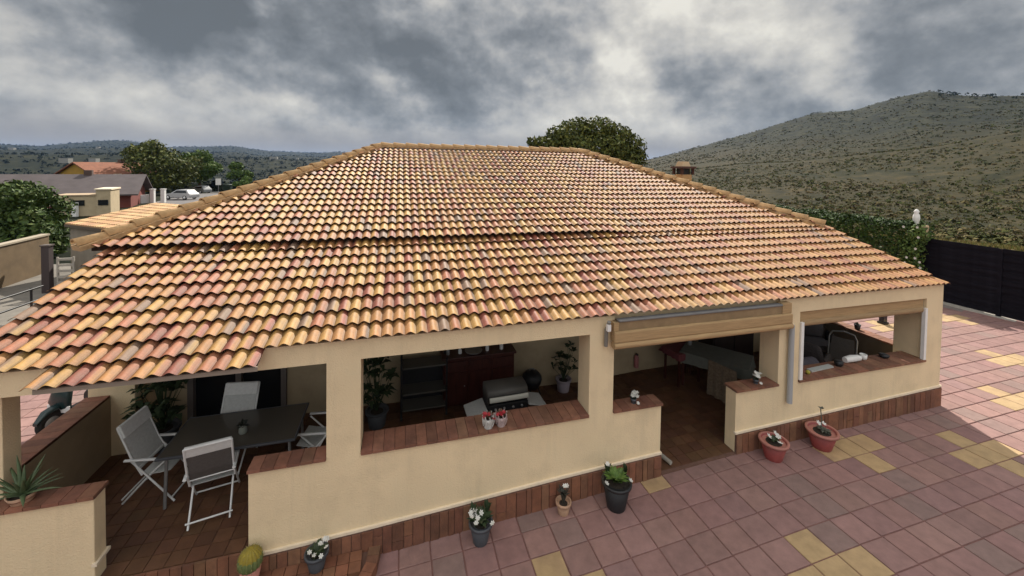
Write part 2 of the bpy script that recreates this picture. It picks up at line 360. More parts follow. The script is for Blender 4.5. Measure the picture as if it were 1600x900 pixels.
def gmix(f, a, b_):
    x = nt.nodes.new('ShaderNodeMix'); x.data_type = 'RGBA'; nt.links.new(f, x.inputs[0]); nt.links.new(a, x.inputs[6]); nt.links.new(b_, x.inputs[7]); return x.outputs[2]
scrub = gramp(gn(0.16, 10, 0.8), [(0.36, (0.009, 0.011, 0.004)), (0.47, (0.020, 0.021, 0.008)), (0.53, (0.034, 0.030, 0.013)), (0.64, (0.066, 0.051, 0.024))])
brown = gramp(gn(0.22, 10, 0.82), [(0.36, (0.010, 0.011, 0.004)), (0.5, (0.033, 0.028, 0.012)), (0.64, (0.072, 0.053, 0.023))])
green = gramp(gn(0.07, 10, 0.8), [(0.38, (0.003, 0.005, 0.003)), (0.5, (0.012, 0.015, 0.007)), (0.62, (0.036, 0.035, 0.017))])
sx = nt.nodes.new('ShaderNodeSeparateXYZ'); nt.links.new(geo.outputs['Position'], sx.inputs[0])
big = nt.nodes.new('ShaderNodeMapRange'); nt.links.new(gn(0.018, 5, 0.6), big.inputs[0]); big.inputs[1].default_value = 0.42; big.inputs[2].default_value = 0.60
hh = nt.nodes.new('ShaderNodeMapRange'); nt.links.new(sx.outputs[2], hh.inputs[0]); hh.inputs[1].default_value = 14; hh.inputs[2].default_value = 40
lft = nt.nodes.new('ShaderNodeMapRange'); nt.links.new(sx.outputs[0], lft.inputs[0]); lft.inputs[1].default_value = 60; lft.inputs[2].default_value = 10
mxm = nt.nodes.new('ShaderNodeMath'); mxm.operation = 'MAXIMUM'; nt.links.new(hh.outputs[0], mxm.inputs[0]); nt.links.new(lft.outputs[0], mxm.inputs[1])
nt.links.new(gmix(mxm.outputs[0], gmix(big.outputs[0], scrub, brown), green), b.inputs['Base Color'])
mb.build('ground', gm, kind='structure')

# low scrub on the hill: nobody could count it
def clump(mb, c, s, n=9, flat=0.75):
    for _ in range(n):
        d = Vector((random.gauss(0, 1), random.gauss(0, 1), abs(random.gauss(0, 1)) * flat)).normalized()
        p = Vector(c) + Vector((d.x * s, d.y * s, d.z * s * flat)) * random.uniform(0.55, 1.0)
        t = d.orthogonal().normalized(); t.rotate(Matrix.Rotation(random.uniform(0, 6.28), 3, d)); q = d.cross(t); w = s * random.uniform(0.2, 0.45)
        mb.face((p - t * w - q * w * 0.6, p + t * w - q * w * 0.7, p + t * w * 0.6 + q * w * 0.8 + d * w * 0.2, p - t * w * 0.7 + q * w * 0.6))
mb = MB()
SC = [(0.052, 0.061, 0.019), (0.068, 0.074, 0.024), (0.088, 0.081, 0.031), (0.104, 0.083, 0.039), (0.066, 0.068, 0.025), (0.118, 0.094, 0.042)]
cnt = 0
while cnt < 30000:
    az = random.uniform(24, 74); rr = 28 * (640 / 28) ** (random.random() ** 0.8)
    x, y = CAMP.x + rr * math.sin(R(az)), CAMP.y + rr * math.cos(R(az))
    if x < 24 or noise.noise(Vector((x * 0.03, y * 0.03, 1))) < random.uniform(-0.55, 0.15): continue
    dk = 1 - 0.25 * sm((rr - 180) / 350); mb.col = tuple(c_ * dk for c_ in jit(random.choice(SC), 0.3)); clump(mb, (x, y, height(x, y) + 0.03), random.choice((.14, .2, .28, .4, .6)) * random.uniform(.8, 1.2) * (0.75 + rr / 380), 8); cnt += 1
for _ in range(70):
    az = random.uniform(61.5, 72); rr = random.uniform(605, 660); x, y = CAMP.x + rr * math.sin(R(az)), CAMP.y + rr * math.cos(R(az)); mb.col = jit((0.02, 0.028, 0.012), .2); clump(mb, (x, y, height(x, y) + 1.0), random.uniform(1.2, 2.6), 9, 1.0)
mb.build('hillside_scrub', mat('scrub foliage', (0.05, 0.05, 0.03), 0.95, 0.25, 3, attr=True, spec=0.1), kind='stuff', label='low dry scrub covering the hillside behind the fence', cat='scrub')
mb = MB(); cnt = 0
while cnt < 9000:
    az = random.uniform(-48, 2); rr = 120 * (3300 / 120) ** (random.random() ** 0.75)
    x, y = CAMP.x + rr * math.sin(R(az)), CAMP.y + rr * math.cos(R(az))
    mb.col = jit((0.013, 0.018, 0.009), 0.25); s_ = random.uniform(1.5, 2.8) * (1 + rr / 2400); clump(mb, (x, y, height(x, y) + s_ * 0.2), s_, 7, 1.0); cnt += 1
mb.build('valley_woodland', MATS['scrub foliage'], kind='stuff', label='dark distant woodland filling the valley on the left', cat='woodland')
mb = MB()
for _ in range(22):
    az = random.uniform(-38, -8); rr = random.uniform(420, 2200); x, y = CAMP.x + rr * math.sin(R(az)), CAMP.y + rr * math.cos(R(az)); z = height(x, y); w = random.uniform(3, 6)
    mb.box(x - w, x + w, y - 4, y + 4, z - 1, z + random.uniform(4, 7))
mb.build('distant_houses', mat('pale distant wall', (0.26, 0.25, 0.22), 0.9), kind='stuff', label='tiny pale houses dotted across the far valley', cat='houses')
mb = MB()
for _ in range(9000):
    x, y = random.choice((random.uniform(21.2, 27), random.uniform(32, 41), random.uniform(33, 39))), 0
    y = random.uniform(-4, 9) if x < 28 else random.uniform(2, 20) ; z = height(x, y); h = random.uniform(0.25, 0.7); a = random.uniform(0, 6.28); w = 0.03 if x < 28 else 0.07
    mb.col = jit(random.choice([(0.26, 0.19, 0.075), (0.19, 0.16, 0.055), (0.11, 0.12, 0.035)]), 0.2)
    dx, dy = math.cos(a) * w, math.sin(a) * w; lx, ly = random.uniform(-.2, .2), random.uniform(-.2, .2)
    mb.face(((x - dx, y - dy, z), (x + dx, y + dy, z), (x + lx, y + ly, z + h)))
mb.build('dry_grass', MATS['scrub foliage'], kind='stuff', label='strip of dry yellow grass behind the dark fence', cat='grass')

# ------------------------------------------------------------------ paved terrace
terr = thing('paved_terrace', 'mauve paved terrace with yellow slab crosses around the house', 'paving', kind='structure')
mb = MB()
gxs = [-9, -6, -3.95, -3.1, -1.2, 1.5, 3.32, 5.09, 5.68, 7.11, 9.6, 12.1, 14.8, 17.37, 20.45]; gys = [-7.9, -5, -2, 0.06, 3, 6, 8.06, 12]
for i in range(len(gxs) - 1):
    for j in range(len(gys) - 1):
        if -3.11 < gxs[i] < 12.0 and 0.05 < gys[j] < 11: continue
        mb.add([(x, y, gz(x, y) - 0.014) for x, y in ((gxs[i], gys[j]), (gxs[i + 1], gys[j]), (gxs[i + 1], gys[j + 1]), (gxs[i], gys[j + 1]))], [(0, 1, 2, 3)])
mb.build('joint_bed', M_JOINT, terr)
PLUS = [(-5, 1), (3, 3), (9, -1), (14, 1), (21, -1), (27, -4), (33, -10), (26, -10), (20, -6), (-19, -9), (32, -1), (-11, -3)]
YEL = {(0, -2)}
for c, r_ in PLUS: YEL |= {(c, r_), (c - 1, r_), (c + 1, r_), (c, r_ - 1), (c, r_ + 1)}
SLC = [(0.250, 0.142, 0.130), (0.258, 0.149, 0.135), (0.246, 0.144, 0.133), (0.264, 0.154, 0.137), (0.244, 0.142, 0.127)]
def slab_geo(mb, c, r_, g=0.008):
    x0 = 5.237 + 0.409 * c + 0.004 * r_; y1 = -0.617 - 0.393 * r_ + 0.0055 * c; x1 = x0 + 0.409; y0 = y1 - 0.393
    col = jit((0.40, 0.275, 0.145), 0.05) if (c, r_) in YEL else jit(random.choice(SLC), 0.09)
    if (c, r_) not in YEL and random.random() < 0.06: col = jit((0.222, 0.145, 0.130), 0.05)
    mb.col = col
    dz = random.uniform(-0.002, 0.002); e = 0.007
    P = lambda x, y, d: (x, y, gz(x, y) + d)
    o = [(x0 + g, y0 + g), (x1 - g, y0 + g), (x1 - g, y1 - g), (x0 + g, y1 - g)]; n_ = [(x0 + g + e, y0 + g + e), (x1 - g - e, y0 + g + e), (x1 - g - e, y1 - g - e), (x0 + g + e, y1 - g - e)]
    top = [P(*p, dz) for p in n_]; mid = [P(*p, dz - 0.006) for p in o]; bot = [P(*p, -0.02) for p in o]
    mb.add(top + mid + bot, [(0, 1, 2, 3)] + [(4 + i, 4 + (i + 1) % 4, (i + 1) % 4, i) for i in range(4)] + [(8 + i, 8 + (i + 1) % 4, 4 + (i + 1) % 4, 4 + i) for i in range(4)])
slabs = []
for c in range(-34, 38):
    for r_ in range(-30, 11):
        x = 5.44 + 0.409 * c; y = -0.81 - 0.393 * r_
        if -3.1 < x < 12.1 and y > 0.15 and y < 12.0: continue
        if -2.0 < x < 1.35 and -0.95 < y < 0.3: continue
        q = Vector((x, y, gz(x, y))) - CAMP; dd = q.dot(cf); u = q.dot(cr) / max(dd, .01) * 631.5 + 800; v = 277 - q.dot(cu) / max(dd, .01) * 631.5
        vis = dd > 0.3 and -20 < u < 1620 and v < 930 and not (x < 12.4 and y > 0)
        slabs.append((-(dd if vis else 99), c, r_))
slabs.sort(reverse=True)
for i, (k, c, r_) in enumerate(slabs[:300]):
    mb = MB(); slab_geo(mb, c, r_); me = mb.mesh('paving_slab', M_SLAB); o = link('paving_slab', me, terr)
    if (c, r_) in YEL: o['label'] = 'yellow paving slab'
mb = MB()
for k, c, r_ in slabs[300:]: slab_geo(mb, c, r_)
mb.build('paving_slab', M_SLAB, terr, kind='stuff')

# ------------------------------------------------------------------ house
house = thing('house', 'low cream house with clay tiled hip roof and open brick-sill porch', 'house', (4.6, 0.06, 0.0), world=True)
mb = MB(); Y0, Y1 = 0.06, 0.45
TOPZ = 2.80
# front wall: piers, parapets, headers
mb.box(0.642, 1.055, Y0, Y1, -0.3, TOPZ)                     # pier between left opening and window
mb.box(1.055, 4.33, Y0, Y1, -0.3, 1.275); mb.box(1.055, 4.33, Y0, Y1, 2.54, TOPZ)
mb.box(4.33, 4.74, Y0, Y1, -0.3, TOPZ)
mb.box(4.74, 7.99, Y0 + 0.06, Y1, 2.45, TOPZ)
mb.box(7.99, 8.45, Y0, Y1, 0.0, TOPZ)
mb.box(8.45, 11.73, Y0, Y1, 0.0, 1.275); mb.box(8.45, 11.73, Y0, Y1, 2.55, TOPZ)
mb.box(11.73, 12.21, Y0, Y1 + 0.15, 0.0, TOPZ)
mb.box(-2.6, 0.642, Y0, 0.3, 2.53, TOPZ)
mb.box(-3.24, -2.6, Y0, 0.3, 2.585, TOPZ)
mb.box(-0.24, 0.642, Y0, 0.27, -0.3, 1.275)                  # low wall, left opening
mb.box(4.74, 5.61, Y0, 0.28, -0.1, 1.275); mb.box(7.09, 7.99, Y0, 0.28, 0.0, 1.275)
fw = mb.build('front_wall', M_WALL, house)
mb = MB()
mb.box(-4.2, -1.77, Y0, 0.25, -0.5, 1.275)                   # left low front wall
mb.box(-3.24, -2.69, 0.25, 0.48, -0.5, 2.58)                 # left pillar
mb.box(-3.24, -2.97, 0.48, 2.42, -0.5, 1.262)                # side parapet
mb.box(-3.24, -2.62, 2.42, 2.70, -0.5, 2.9)                  # rear pillar
mb.box(-3.24, -2.97, 0.48, 2.42, 2.58, 2.80)
mb.build('side_wall', M_WALL, house, bevel=0.008)
mb = MB()
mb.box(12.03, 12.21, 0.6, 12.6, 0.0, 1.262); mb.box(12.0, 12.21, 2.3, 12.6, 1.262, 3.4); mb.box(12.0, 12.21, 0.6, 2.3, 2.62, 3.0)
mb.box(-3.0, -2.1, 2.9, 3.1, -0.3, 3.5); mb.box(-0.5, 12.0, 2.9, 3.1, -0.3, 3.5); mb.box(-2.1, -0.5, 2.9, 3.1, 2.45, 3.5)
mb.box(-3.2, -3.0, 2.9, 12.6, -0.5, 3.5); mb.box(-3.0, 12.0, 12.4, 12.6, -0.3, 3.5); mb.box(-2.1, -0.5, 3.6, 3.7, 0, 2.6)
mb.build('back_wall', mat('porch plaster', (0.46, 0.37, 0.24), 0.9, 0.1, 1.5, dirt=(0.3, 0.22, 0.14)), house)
mb = MB(); mb.box(12.0, 12.027, 0.6, 2.88, 0.2, 1.26); mb.build('parapet_shade_sheet', mat('grey brown shade', (0.13, 0.105, 0.08), 0.9, 0.15, 3), house)  # added sheet: shade on the inner parapet face put into its colour
mb = MB(); mb.box(-2.967, -2.945, 0.48, 2.42, 0.3, 1.262); mb.build('parapet_shade_sheet', mat('tan brown shade', (0.36, 0.27, 0.17), 0.9, 0.12, 2), house)  # same on the left: darker sheet paints in the inner face's shade
# cement trim line along the plinth
wx = [-0.24, 1.04, 2.4, 3.83, 5.63, 7.11, 9.3, 12.26]; wz = [0.205, 0.25, 0.322, 0.403, 0.473, 0.555, 0.62, 0.70]
def wz_(x): return interp(x, wx, wz)
mb = MB()
def strip(x0, x1, n, y0, y1, lo, hi):
    for i in range(n):
        a, c = lerp(x0, x1, i / n), lerp(x0, x1, (i + 1) / n)
        mb.hexa([(a, y0, wz_(a) + lo), (c, y0, wz_(c) + lo), (c, y1, wz_(c) + lo), (a, y1, wz_(a) + lo)], [(a, y0, wz_(a) + hi), (c, y0, wz_(c) + hi), (c, y1, wz_(c) + hi), (a, y1, wz_(a) + hi)])
strip(-0.25, 5.625, 14, Y0 - 0.03, Y0 + 0.02, 0, 0.035); mb.build('trim', M_TRIM, house)
mb = MB(); strip(7.075, 12.225, 12, Y0 - 0.03, Y0 + 0.02, 0, 0.035); mb.build('trim', M_TRIM, house)
mb = MB(); mb.box(-1.79, -1.74, Y0 - 0.02, 0.27, 0.49, 0.525); mb.build('trim', M_TRIM, house)
# plinth of upright bricks
BR = [(0.20, 0.085, 0.048), (0.18, 0.077, 0.046), (0.215, 0.095, 0.054), (0.165, 0.072, 0.044), (0.20, 0.098, 0.055)]
def brick_box(x0, x1, y0, y1, z0, z1, parent, m=M_BRICK, c=None, name='brick', e=0.004, **k):
    b_ = MB(); b_.col = jit(c or random.choice(BR), 0.18); b_.box(x0, x1, y0, y1, z0, z1); return b_.build(name, m, parent, loc=(0, 0, 0), bevel=0, **k)
for a, c in ((-0.24, 5.61), (7.09, 12.21)):
    n = 12; pl = MB()
    for i in range(n):
        x0, x1 = lerp(a, c, i / n), lerp(a, c, (i + 1) / n)
        pl.hexa([(x0, Y0 - 0.035, -0.4), (x1, Y0 - 0.035, -0.4), (x1, Y0 - 0.002, -0.4), (x0, Y0 - 0.002, -0.4)], [(x0, Y0 - 0.035, wz_(x0) - 0.006), (x1, Y0 - 0.035, wz_(x1) - 0.006), (x1, Y0 - 0.002, wz_(x1) - 0.006), (x0, Y0 - 0.002, wz_(x0) - 0.006)])
    pl = pl.build('plinth', M_GROUT, house)
    x = a
    while x < c - 0.03:
        w = min(random.choice((0.085, 0.12, 0.12, 0.15)), c - x); z1 = min(wz_(x), wz_(x + w)) - 0.012
        zt = gz(x, 0) - 0.03; zm = lerp(zt, z1, random.uniform(0.35, 0.75))
        yy = Y0 - 0.035 - random.uniform(0.008, 0.02)
        if random.random() < 0.75 or z1 - zt < 0.16: brick_box(x + 0.005, x + w - 0.005, yy, Y0 - 0.03, zt, z1, pl)
        else:
            brick_box(x + 0.005, x + w - 0.005, yy, Y0 - 0.03, zt, zm - 0.005, pl); brick_box(x + 0.005, x + w - 0.005, yy + 0.003, Y0 - 0.03, zm + 0.005, z1, pl)
        x += w
# sills and wall caps laid with bricks
def cap(x0, x1, y0, y1, z, name='window_sill', along='x', w=0.145):
    b_ = MB(); b_.box(x0, x1, y0, y1, z - 0.024, z - 0.004); o = b_.build(name, M_GROUT, house)
    L = (x1 - x0) if along == 'x' else (y1 - y0); n = max(1, round(L / w)); d = L / n
    for i in range(n):
        dz = random.uniform(-0.002, 0.003)
        if along == 'x': brick_box(x0 + i * d + 0.003, x0 + (i + 1) * d - 0.003, y0 - 0.012, y1, z - 0.022, z + 0.014 + dz, o)
        else: brick_box(x0 - 0.01, x1, y0 + i * d + 0.003, y0 + (i + 1) * d - 0.003, z - 0.022, z + 0.014 + dz, o)
    return o
BR_KEEP = BR; BR = [(0.21, 0.092, 0.058), (0.195, 0.085, 0.055), (0.225, 0.102, 0.063), (0.21, 0.105, 0.063)]
cap(1.06, 4.325, Y0 - 0.025, Y1, 1.30); cap(8.455, 11.725, Y0 - 0.025, Y1, 1.30)
cap(-0.25, 0.64, Y0 - 0.025, 0.29, 1.30, 'wall_cap'); cap(-2.68, -1.75, Y0 - 0.025, 0.27, 1.30, 'wall_cap'); cap(-4.2, -2.69, Y0 - 0.025, 0.245, 1.30, 'wall_cap')
cap(4.745, 5.625, Y0 - 0.025, 0.30, 1.30, 'wall_cap'); cap(7.075, 7.985, Y0 - 0.025, 0.30, 1.30, 'wall_cap')
cap(-3.26, -2.95, 0.485, 2.415, 1.285, 'wall_cap', 'y'); cap(11.97, 12.24, 0.62, 2.29, 1.285, 'wall_cap', 'y')
# porch floor
fl = MB()
fx = FX
for i in range(len(fx) - 1):
    a, c = fx[i], fx[i + 1]
    y0 = 0.072
    fl.hexa([(a, y0, -0.4), (c, y0, -0.4), (c, 2.9, -0.4), (a, 2.9, -0.4)], [(a, y0, fz(a) - 0.012), (c, y0, fz(c) - 0.012), (c, 2.9, fz(c) - 0.012), (a, 2.9, fz(a) - 0.012)])
fl = fl.build('porch_floor', M_GROUT, house, kind='structure')
mb = MB(); t = 0.205
x = -2.97
while x < 11.95:
    y = 0.065
    while y < 2.88:
        x1, y1 = min(x + t, 11.98), min(y + t, 2.89)
        if not ((-0.26 < x < 4.74 and y < 0.25) or (x > 7.0 and y < 0.25) or (x < -1.9 and y < 0.25)):
            mb.col = jit(random.choice([(0.105, 0.048, 0.025), (0.115, 0.054, 0.028), (0.098, 0.045, 0.026), (0.11, 0.055, 0.028)]), 0.15); g = 0.005; z = random.uniform(-0.002, 0.001)
            mb.hexa([(x + g, y + g, fz(x) - 0.02), (x1 - g, y + g, fz(x1) - 0.02), (x1 - g, y1 - g, fz(x1) - 0.02), (x + g, y1 - g, fz(x) - 0.02)], [(x + g, y + g, fz(x) + z), (x1 - g, y + g, fz(x1) + z), (x1 - g, y1 - g, fz(x1) + z), (x + g, y1 - g, fz(x) + z)])
        y += t
    x += t
mb.build('floor_tile', M_FLOOR, fl, loc=(0, 0, 0), kind='stuff')
# entrance platform (brick) before the left opening, rounded corner
pf = MB(); out = [(-1.78, 0.03), (-1.78, -0.9)] + [(1.25 - 0.9 + 0.9 * math.sin(R(a)), -0.9 + 0.93 * 0 + 0.0 + (0.9 - 0.9 * math.cos(R(a))) * 0.0) for a in ()]
out += [(0.35, -0.9)]
out += [(0.35 + 0.95 * math.sin(R(a)), 0.0 - 0.9 * math.cos(R(a))) for a in range(15, 91, 15)] + [(1.30, 0.02)]
zt = 0.035
pf.add([(x, y, -0.4) for x, y in out] + [(x, y, zt - 0.05) for x, y in out], [tuple(range(len(out), 2 * len(out)))] + [(i, (i + 1) % len(out), len(out) + (i + 1) % len(out), len(out) + i) for i in range(len(out))])
pf = pf.build('entrance_step', M_GROUT, house)
for i in range(len(out) - 1):                                 # edge bricks
    (xa, ya), (xb, yb) = out[i], out[i + 1]
    if i == 0: continue
    L = math.hypot(xb - xa, yb - ya); n = max(1, round(L / 0.15)); tx, ty = (xb - xa) / L, (yb - ya) / L; nx, ny = ty, -tx
    for k in range(n):
        a, c = k * L / n + 0.003, (k + 1) * L / n - 0.003
        b_ = MB(); b_.col = jit(random.choice(BR_KEEP), 0.2)
        q = [(xa + tx * s_ + nx * o_, ya + ty * s_ + ny * o_) for s_, o_ in ((a, 0.015), (c, 0.015), (c, -0.13), (a, -0.13))]
        b_.hexa([(*p, -0.2) for p in q], [(*p, zt + random.uniform(-.003, .003)) for p in q]); b_.build('brick', M_BRICK, pf, loc=(0, 0, 0))
mb = MB(); x = -1.76
while x < 1.1:
    y = -0.74
    while y < 0.0:
        if math.hypot(max(0, x + 0.1 - 0.35) / 1.0, (y - 0.0) / 0.95) < 0.80:
            mb.col = jit(random.choice(BR_KEEP), 0.2); mb.box(x + .004, x + .146, y + .004, y + .146, zt - 0.06, zt - 0.004 + random.uniform(-.002, .002))
        y += 0.15
    x += 0.15
mb.build('floor_tile', M_FLOOR, pf, loc=(0, 0, 0), kind='stuff')
mb = MB(); x = -1.76                                          # riser bricks of the porch floor edge
rs = MB(); rs.box(-1.77, -0.25, 0.035, 0.062, -0.2, 0.288); rs = rs.build('riser', M_GROUT, house)
while x < -0.27:
    w = min(0.12, -0.26 - x); brick_box(x + 0.004, x + w - 0.004, 0.018, 0.05, 0.03, 0.297, rs, c=random.choice(BR_KEEP)); x += w
mb = MB(); mb.hexa([(5.62, .02, -.1), (7.085, .02, -.1), (7.085, .07, -.1), (5.62, .07, -.1)], [(5.62, .02, .165), (7.085, .02, .238), (7.085, .07, .238), (5.62, .07, .165)]); mb.build('door_threshold', M_GROUT, house)
# sliding door on the left porch
sd = MB(); sd.box(-2.08, -0.52, 2.98, 3.0, 0.32, 2.42); sd = sd.build('sliding_door', M_GLASS, house)
for x0, x1 in ((-2.09, -2.0), (-1.34, -1.25), (-0.60, -0.51)):
    b_ = MB(); b_.box(x0, x1, 2.86, 2.97, 0.31, 2.42); b_.build('door_frame', mat('brown aluminium', (0.16, 0.14, 0.13), 0.5), sd, loc=(0, 0, 0))
b_ = MB(); b_.box(-2.0, -0.6, 2.87, 2.97, 2.34, 2.42); b_.box(-2.0, -1.34, 2.87, 2.97, 0.31, 0.38); b_.box(-1.25, -0.6, 2.87, 2.97, 0.31, 0.38); b_.build('door_frame', MATS['brown aluminium'], sd, loc=(0, 0, 0))

# ------------------------------------------------------------------ roof
P = 0.15; E = 0.297
lowS = (3.632 - 2.842) / 2.392; aL = math.atan(lowS)
upS = (5.634 - 3.652) / (7.859 - 2.392); aU = math.atan(upS)
TL = E + 0.05
PAL = [((0.43, 0.238, 0.072), 0.31), ((0.365, 0.172, 0.060), 0.31), ((0.325, 0.122, 0.062), 0.20), ((0.195, 0.118, 0.080), 0.075), ((0.25, 0.075, 0.048), 0.065)]
PALR = [((0.41, 0.215, 0.074), 0.30), ((0.375, 0.175, 0.068), 0.45), ((0.33, 0.130, 0.064), 0.18), ((0.22, 0.13, 0.085), 0.04), ((0.26, 0.085, 0.05), 0.03)]
def pick(pal):
    t = random.random()
    for c, w in pal:
        if t < w: return c
        t -= w
    return PAL[0][0]
prof = []
for i in range(9):
    u = i / 8; prof.append((u - 0.5, 0.044 * (0.5 + 0.5 * math.cos(2 * math.pi * (u - 0.5))) ** 0.85))
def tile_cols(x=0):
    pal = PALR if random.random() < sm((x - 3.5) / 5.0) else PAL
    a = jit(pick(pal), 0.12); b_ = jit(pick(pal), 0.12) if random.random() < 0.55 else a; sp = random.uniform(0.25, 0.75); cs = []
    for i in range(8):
        t = sm(((i + 0.5) / 8 - sp) / 0.35 + 0.5); w_ = (0.50, 0.80, 1, 1, 1, 1, 0.86, 0.56)[i] * 0.98; c = tuple(lerp(a[k], b_[k], t) * w_ for k in range(3)); cs.append(jit(c, 0.05))   # shade of channels and flanks painted into the tile colours
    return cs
def tile_geo(mb, M, cs, w=P, L=TL, lift=0.050, th=0.003):
    n = 9; lo = [Vector((u * w * 1.02, 0, z + lift)) for u, z in prof]; hi = [Vector((u * w * 1.02, L, z)) for u, z in prof]; un = [Vector((u * w * 1.02, 0.004, z + lift - th)) for u, z in prof]
    vs = lo + hi + lo + un + [p - Vector((0, 0, .004)) for p in un] + [p - Vector((0, 0, .006)) for p in hi]
    if M: vs = [M @ p for p in vs]
    base = len(mb.v); mb.v += [tuple(p) for p in vs]
    for i in range(8):
        for f, k in (((i, i + 1, n + i + 1, n + i), 1), ((3 * n + i, 3 * n + i + 1, 2 * n + i + 1, 2 * n + i), 0.85), ((5 * n + i, 5 * n + i + 1, 4 * n + i + 1, 4 * n + i), 0.85)):
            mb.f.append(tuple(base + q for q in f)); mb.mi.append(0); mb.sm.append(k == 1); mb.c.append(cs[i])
variants = []
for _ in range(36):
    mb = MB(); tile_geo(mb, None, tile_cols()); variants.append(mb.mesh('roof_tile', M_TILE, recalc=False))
rf = MB()
def zlow(y): return 2.842 + lowS * y - 0.052
def zup(x, y): 
    l = 0.055 * (1 - sm((x - 5.6) / 1.2)); return 3.652 + upS * (y - 2.392) + l * (1 - (y - 2.392) / 5.5) - 0.052
# decks
def slabq(q, th):
    rf.hexa([(x, y, z - th) for x, y, z in q], q)
slabq([(-3.0, 0.40, zlow(0.40)), (12.15, 0.40, zlow(0.40)), (12.15, 2.75, zlow(2.75)), (-3.0, 2.75, zlow(2.75))], 0.08)
slabq([(-2.08, -0.20, zlow(-0.20)), (-0.06, -0.20, zlow(-0.20)), (-0.06, 0.05, zlow(0.05)), (-2.08, 0.05, zlow(0.05))], 0.02)
A, B_, C_, D_ = (-3.25, 2.56), (12.02, 2.56), (7.69, 7.86), (0.94, 7.86)
zu = lambda p: zup(p[0], p[1])
slabq([(*A, zu(A)), (*B_, zu(B_)), (*C_, zu(C_)), (*D_, zu(D_))], 0.10)
BY = 13.3
rf.add([(*A, zu(A) - .02), (*D_, zu(D_) - .02), (-3.29, BY, 3.6)], [(0, 1, 2)]); rf.add([(*B_, zu(B_) - .02), (*C_, zu(C_) - .02), (12.06, BY, 3.6)], [(0, 2, 1)])
rf.add([(*D_, zu(D_) - .02), (*C_, zu(C_) - .02), (12.06, BY, 3.6), (-3.29, BY, 3.6)], [(0, 1, 2, 3)])
roof = rf.build('roof', M_DECK, house)
b_ = MB(); b_.box(-3.0, 9.0, 2.66, 2.70, 3.5, 3.75); b_.build('eave_board', M_DECK, roof, loc=(0, 0, 0))
b_ = MB(); b_.box(-2.09, -0.05, -0.235, -0.215, zlow(-0.23) - 0.055, zlow(-0.23) - 0.004); b_.build('eave_board', mat('grey board', (0.32, 0.27, 0.22), 0.8), roof, loc=(0, 0, 0))
tiles = []
def frame(x, y, z, a): return Matrix.Translation((x, y, z)) @ Matrix.Rotation(a, 4, 'X')
ncol = 102
for i in range(ncol):
    x = -3.05 + (i + 0.5) * P
    for k in range(-1, 9):
        y = k * E * math.cos(aL) - 0.01
        if k == -1:
            if not (-2.11 < x < -0.05): continue
        if y > 2.55: continue
        tiles.append((x, y, zlow(y) + 0.004, aL))
for k in range(0, 20):
    y = 2.40 + k * E * math.cos(aU)
    if y > 7.80: continue
    ym = y + 0.1; t = (ym - 2.392) / 5.467; xl, xr = lerp(-3.29, 0.94, t), lerp(12.06, 7.69, t)
    for i in range(ncol + 6):
        x = -3.05 - 3 * P + (i + 0.5) * P
        if xl + 0.02 < x < xr - 0.02: tiles.append((x, y, zup(x, y) + 0.004, aU))
def seen(t):
    q = Vector(t[:3]) - CAMP; d = q.dot(cf); u = 800 + 631.5 * q.dot(cr) / d
    return (d if -40 < u < 1640 else 99)
tiles.sort(key=seen)
for n_, (x, y, z, a) in enumerate(tiles[:300]):
    link('roof_tile', random.choice(variants), roof, loc=(x, y, z + random.uniform(-.004, .004)), rot=(a + random.uniform(-.014, .014), random.uniform(-.03, .03), random.uniform(-.022, .022)))
mb = MB()
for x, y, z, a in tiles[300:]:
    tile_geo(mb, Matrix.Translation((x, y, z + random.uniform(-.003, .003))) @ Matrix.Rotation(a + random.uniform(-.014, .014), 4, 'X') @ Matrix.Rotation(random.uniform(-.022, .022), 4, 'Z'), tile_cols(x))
# hip faces left and right
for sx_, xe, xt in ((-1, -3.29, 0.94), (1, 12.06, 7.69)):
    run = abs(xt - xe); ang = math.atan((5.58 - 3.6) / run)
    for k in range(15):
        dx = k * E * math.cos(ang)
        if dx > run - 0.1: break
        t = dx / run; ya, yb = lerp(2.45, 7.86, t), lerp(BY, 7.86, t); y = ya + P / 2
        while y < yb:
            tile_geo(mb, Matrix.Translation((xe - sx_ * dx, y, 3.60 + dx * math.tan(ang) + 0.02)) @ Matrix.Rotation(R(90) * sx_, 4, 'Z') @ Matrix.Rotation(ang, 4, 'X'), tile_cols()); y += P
mb.build('roof_tile', M_TILE, roof, loc=(0, 0, 0), kind='stuff')
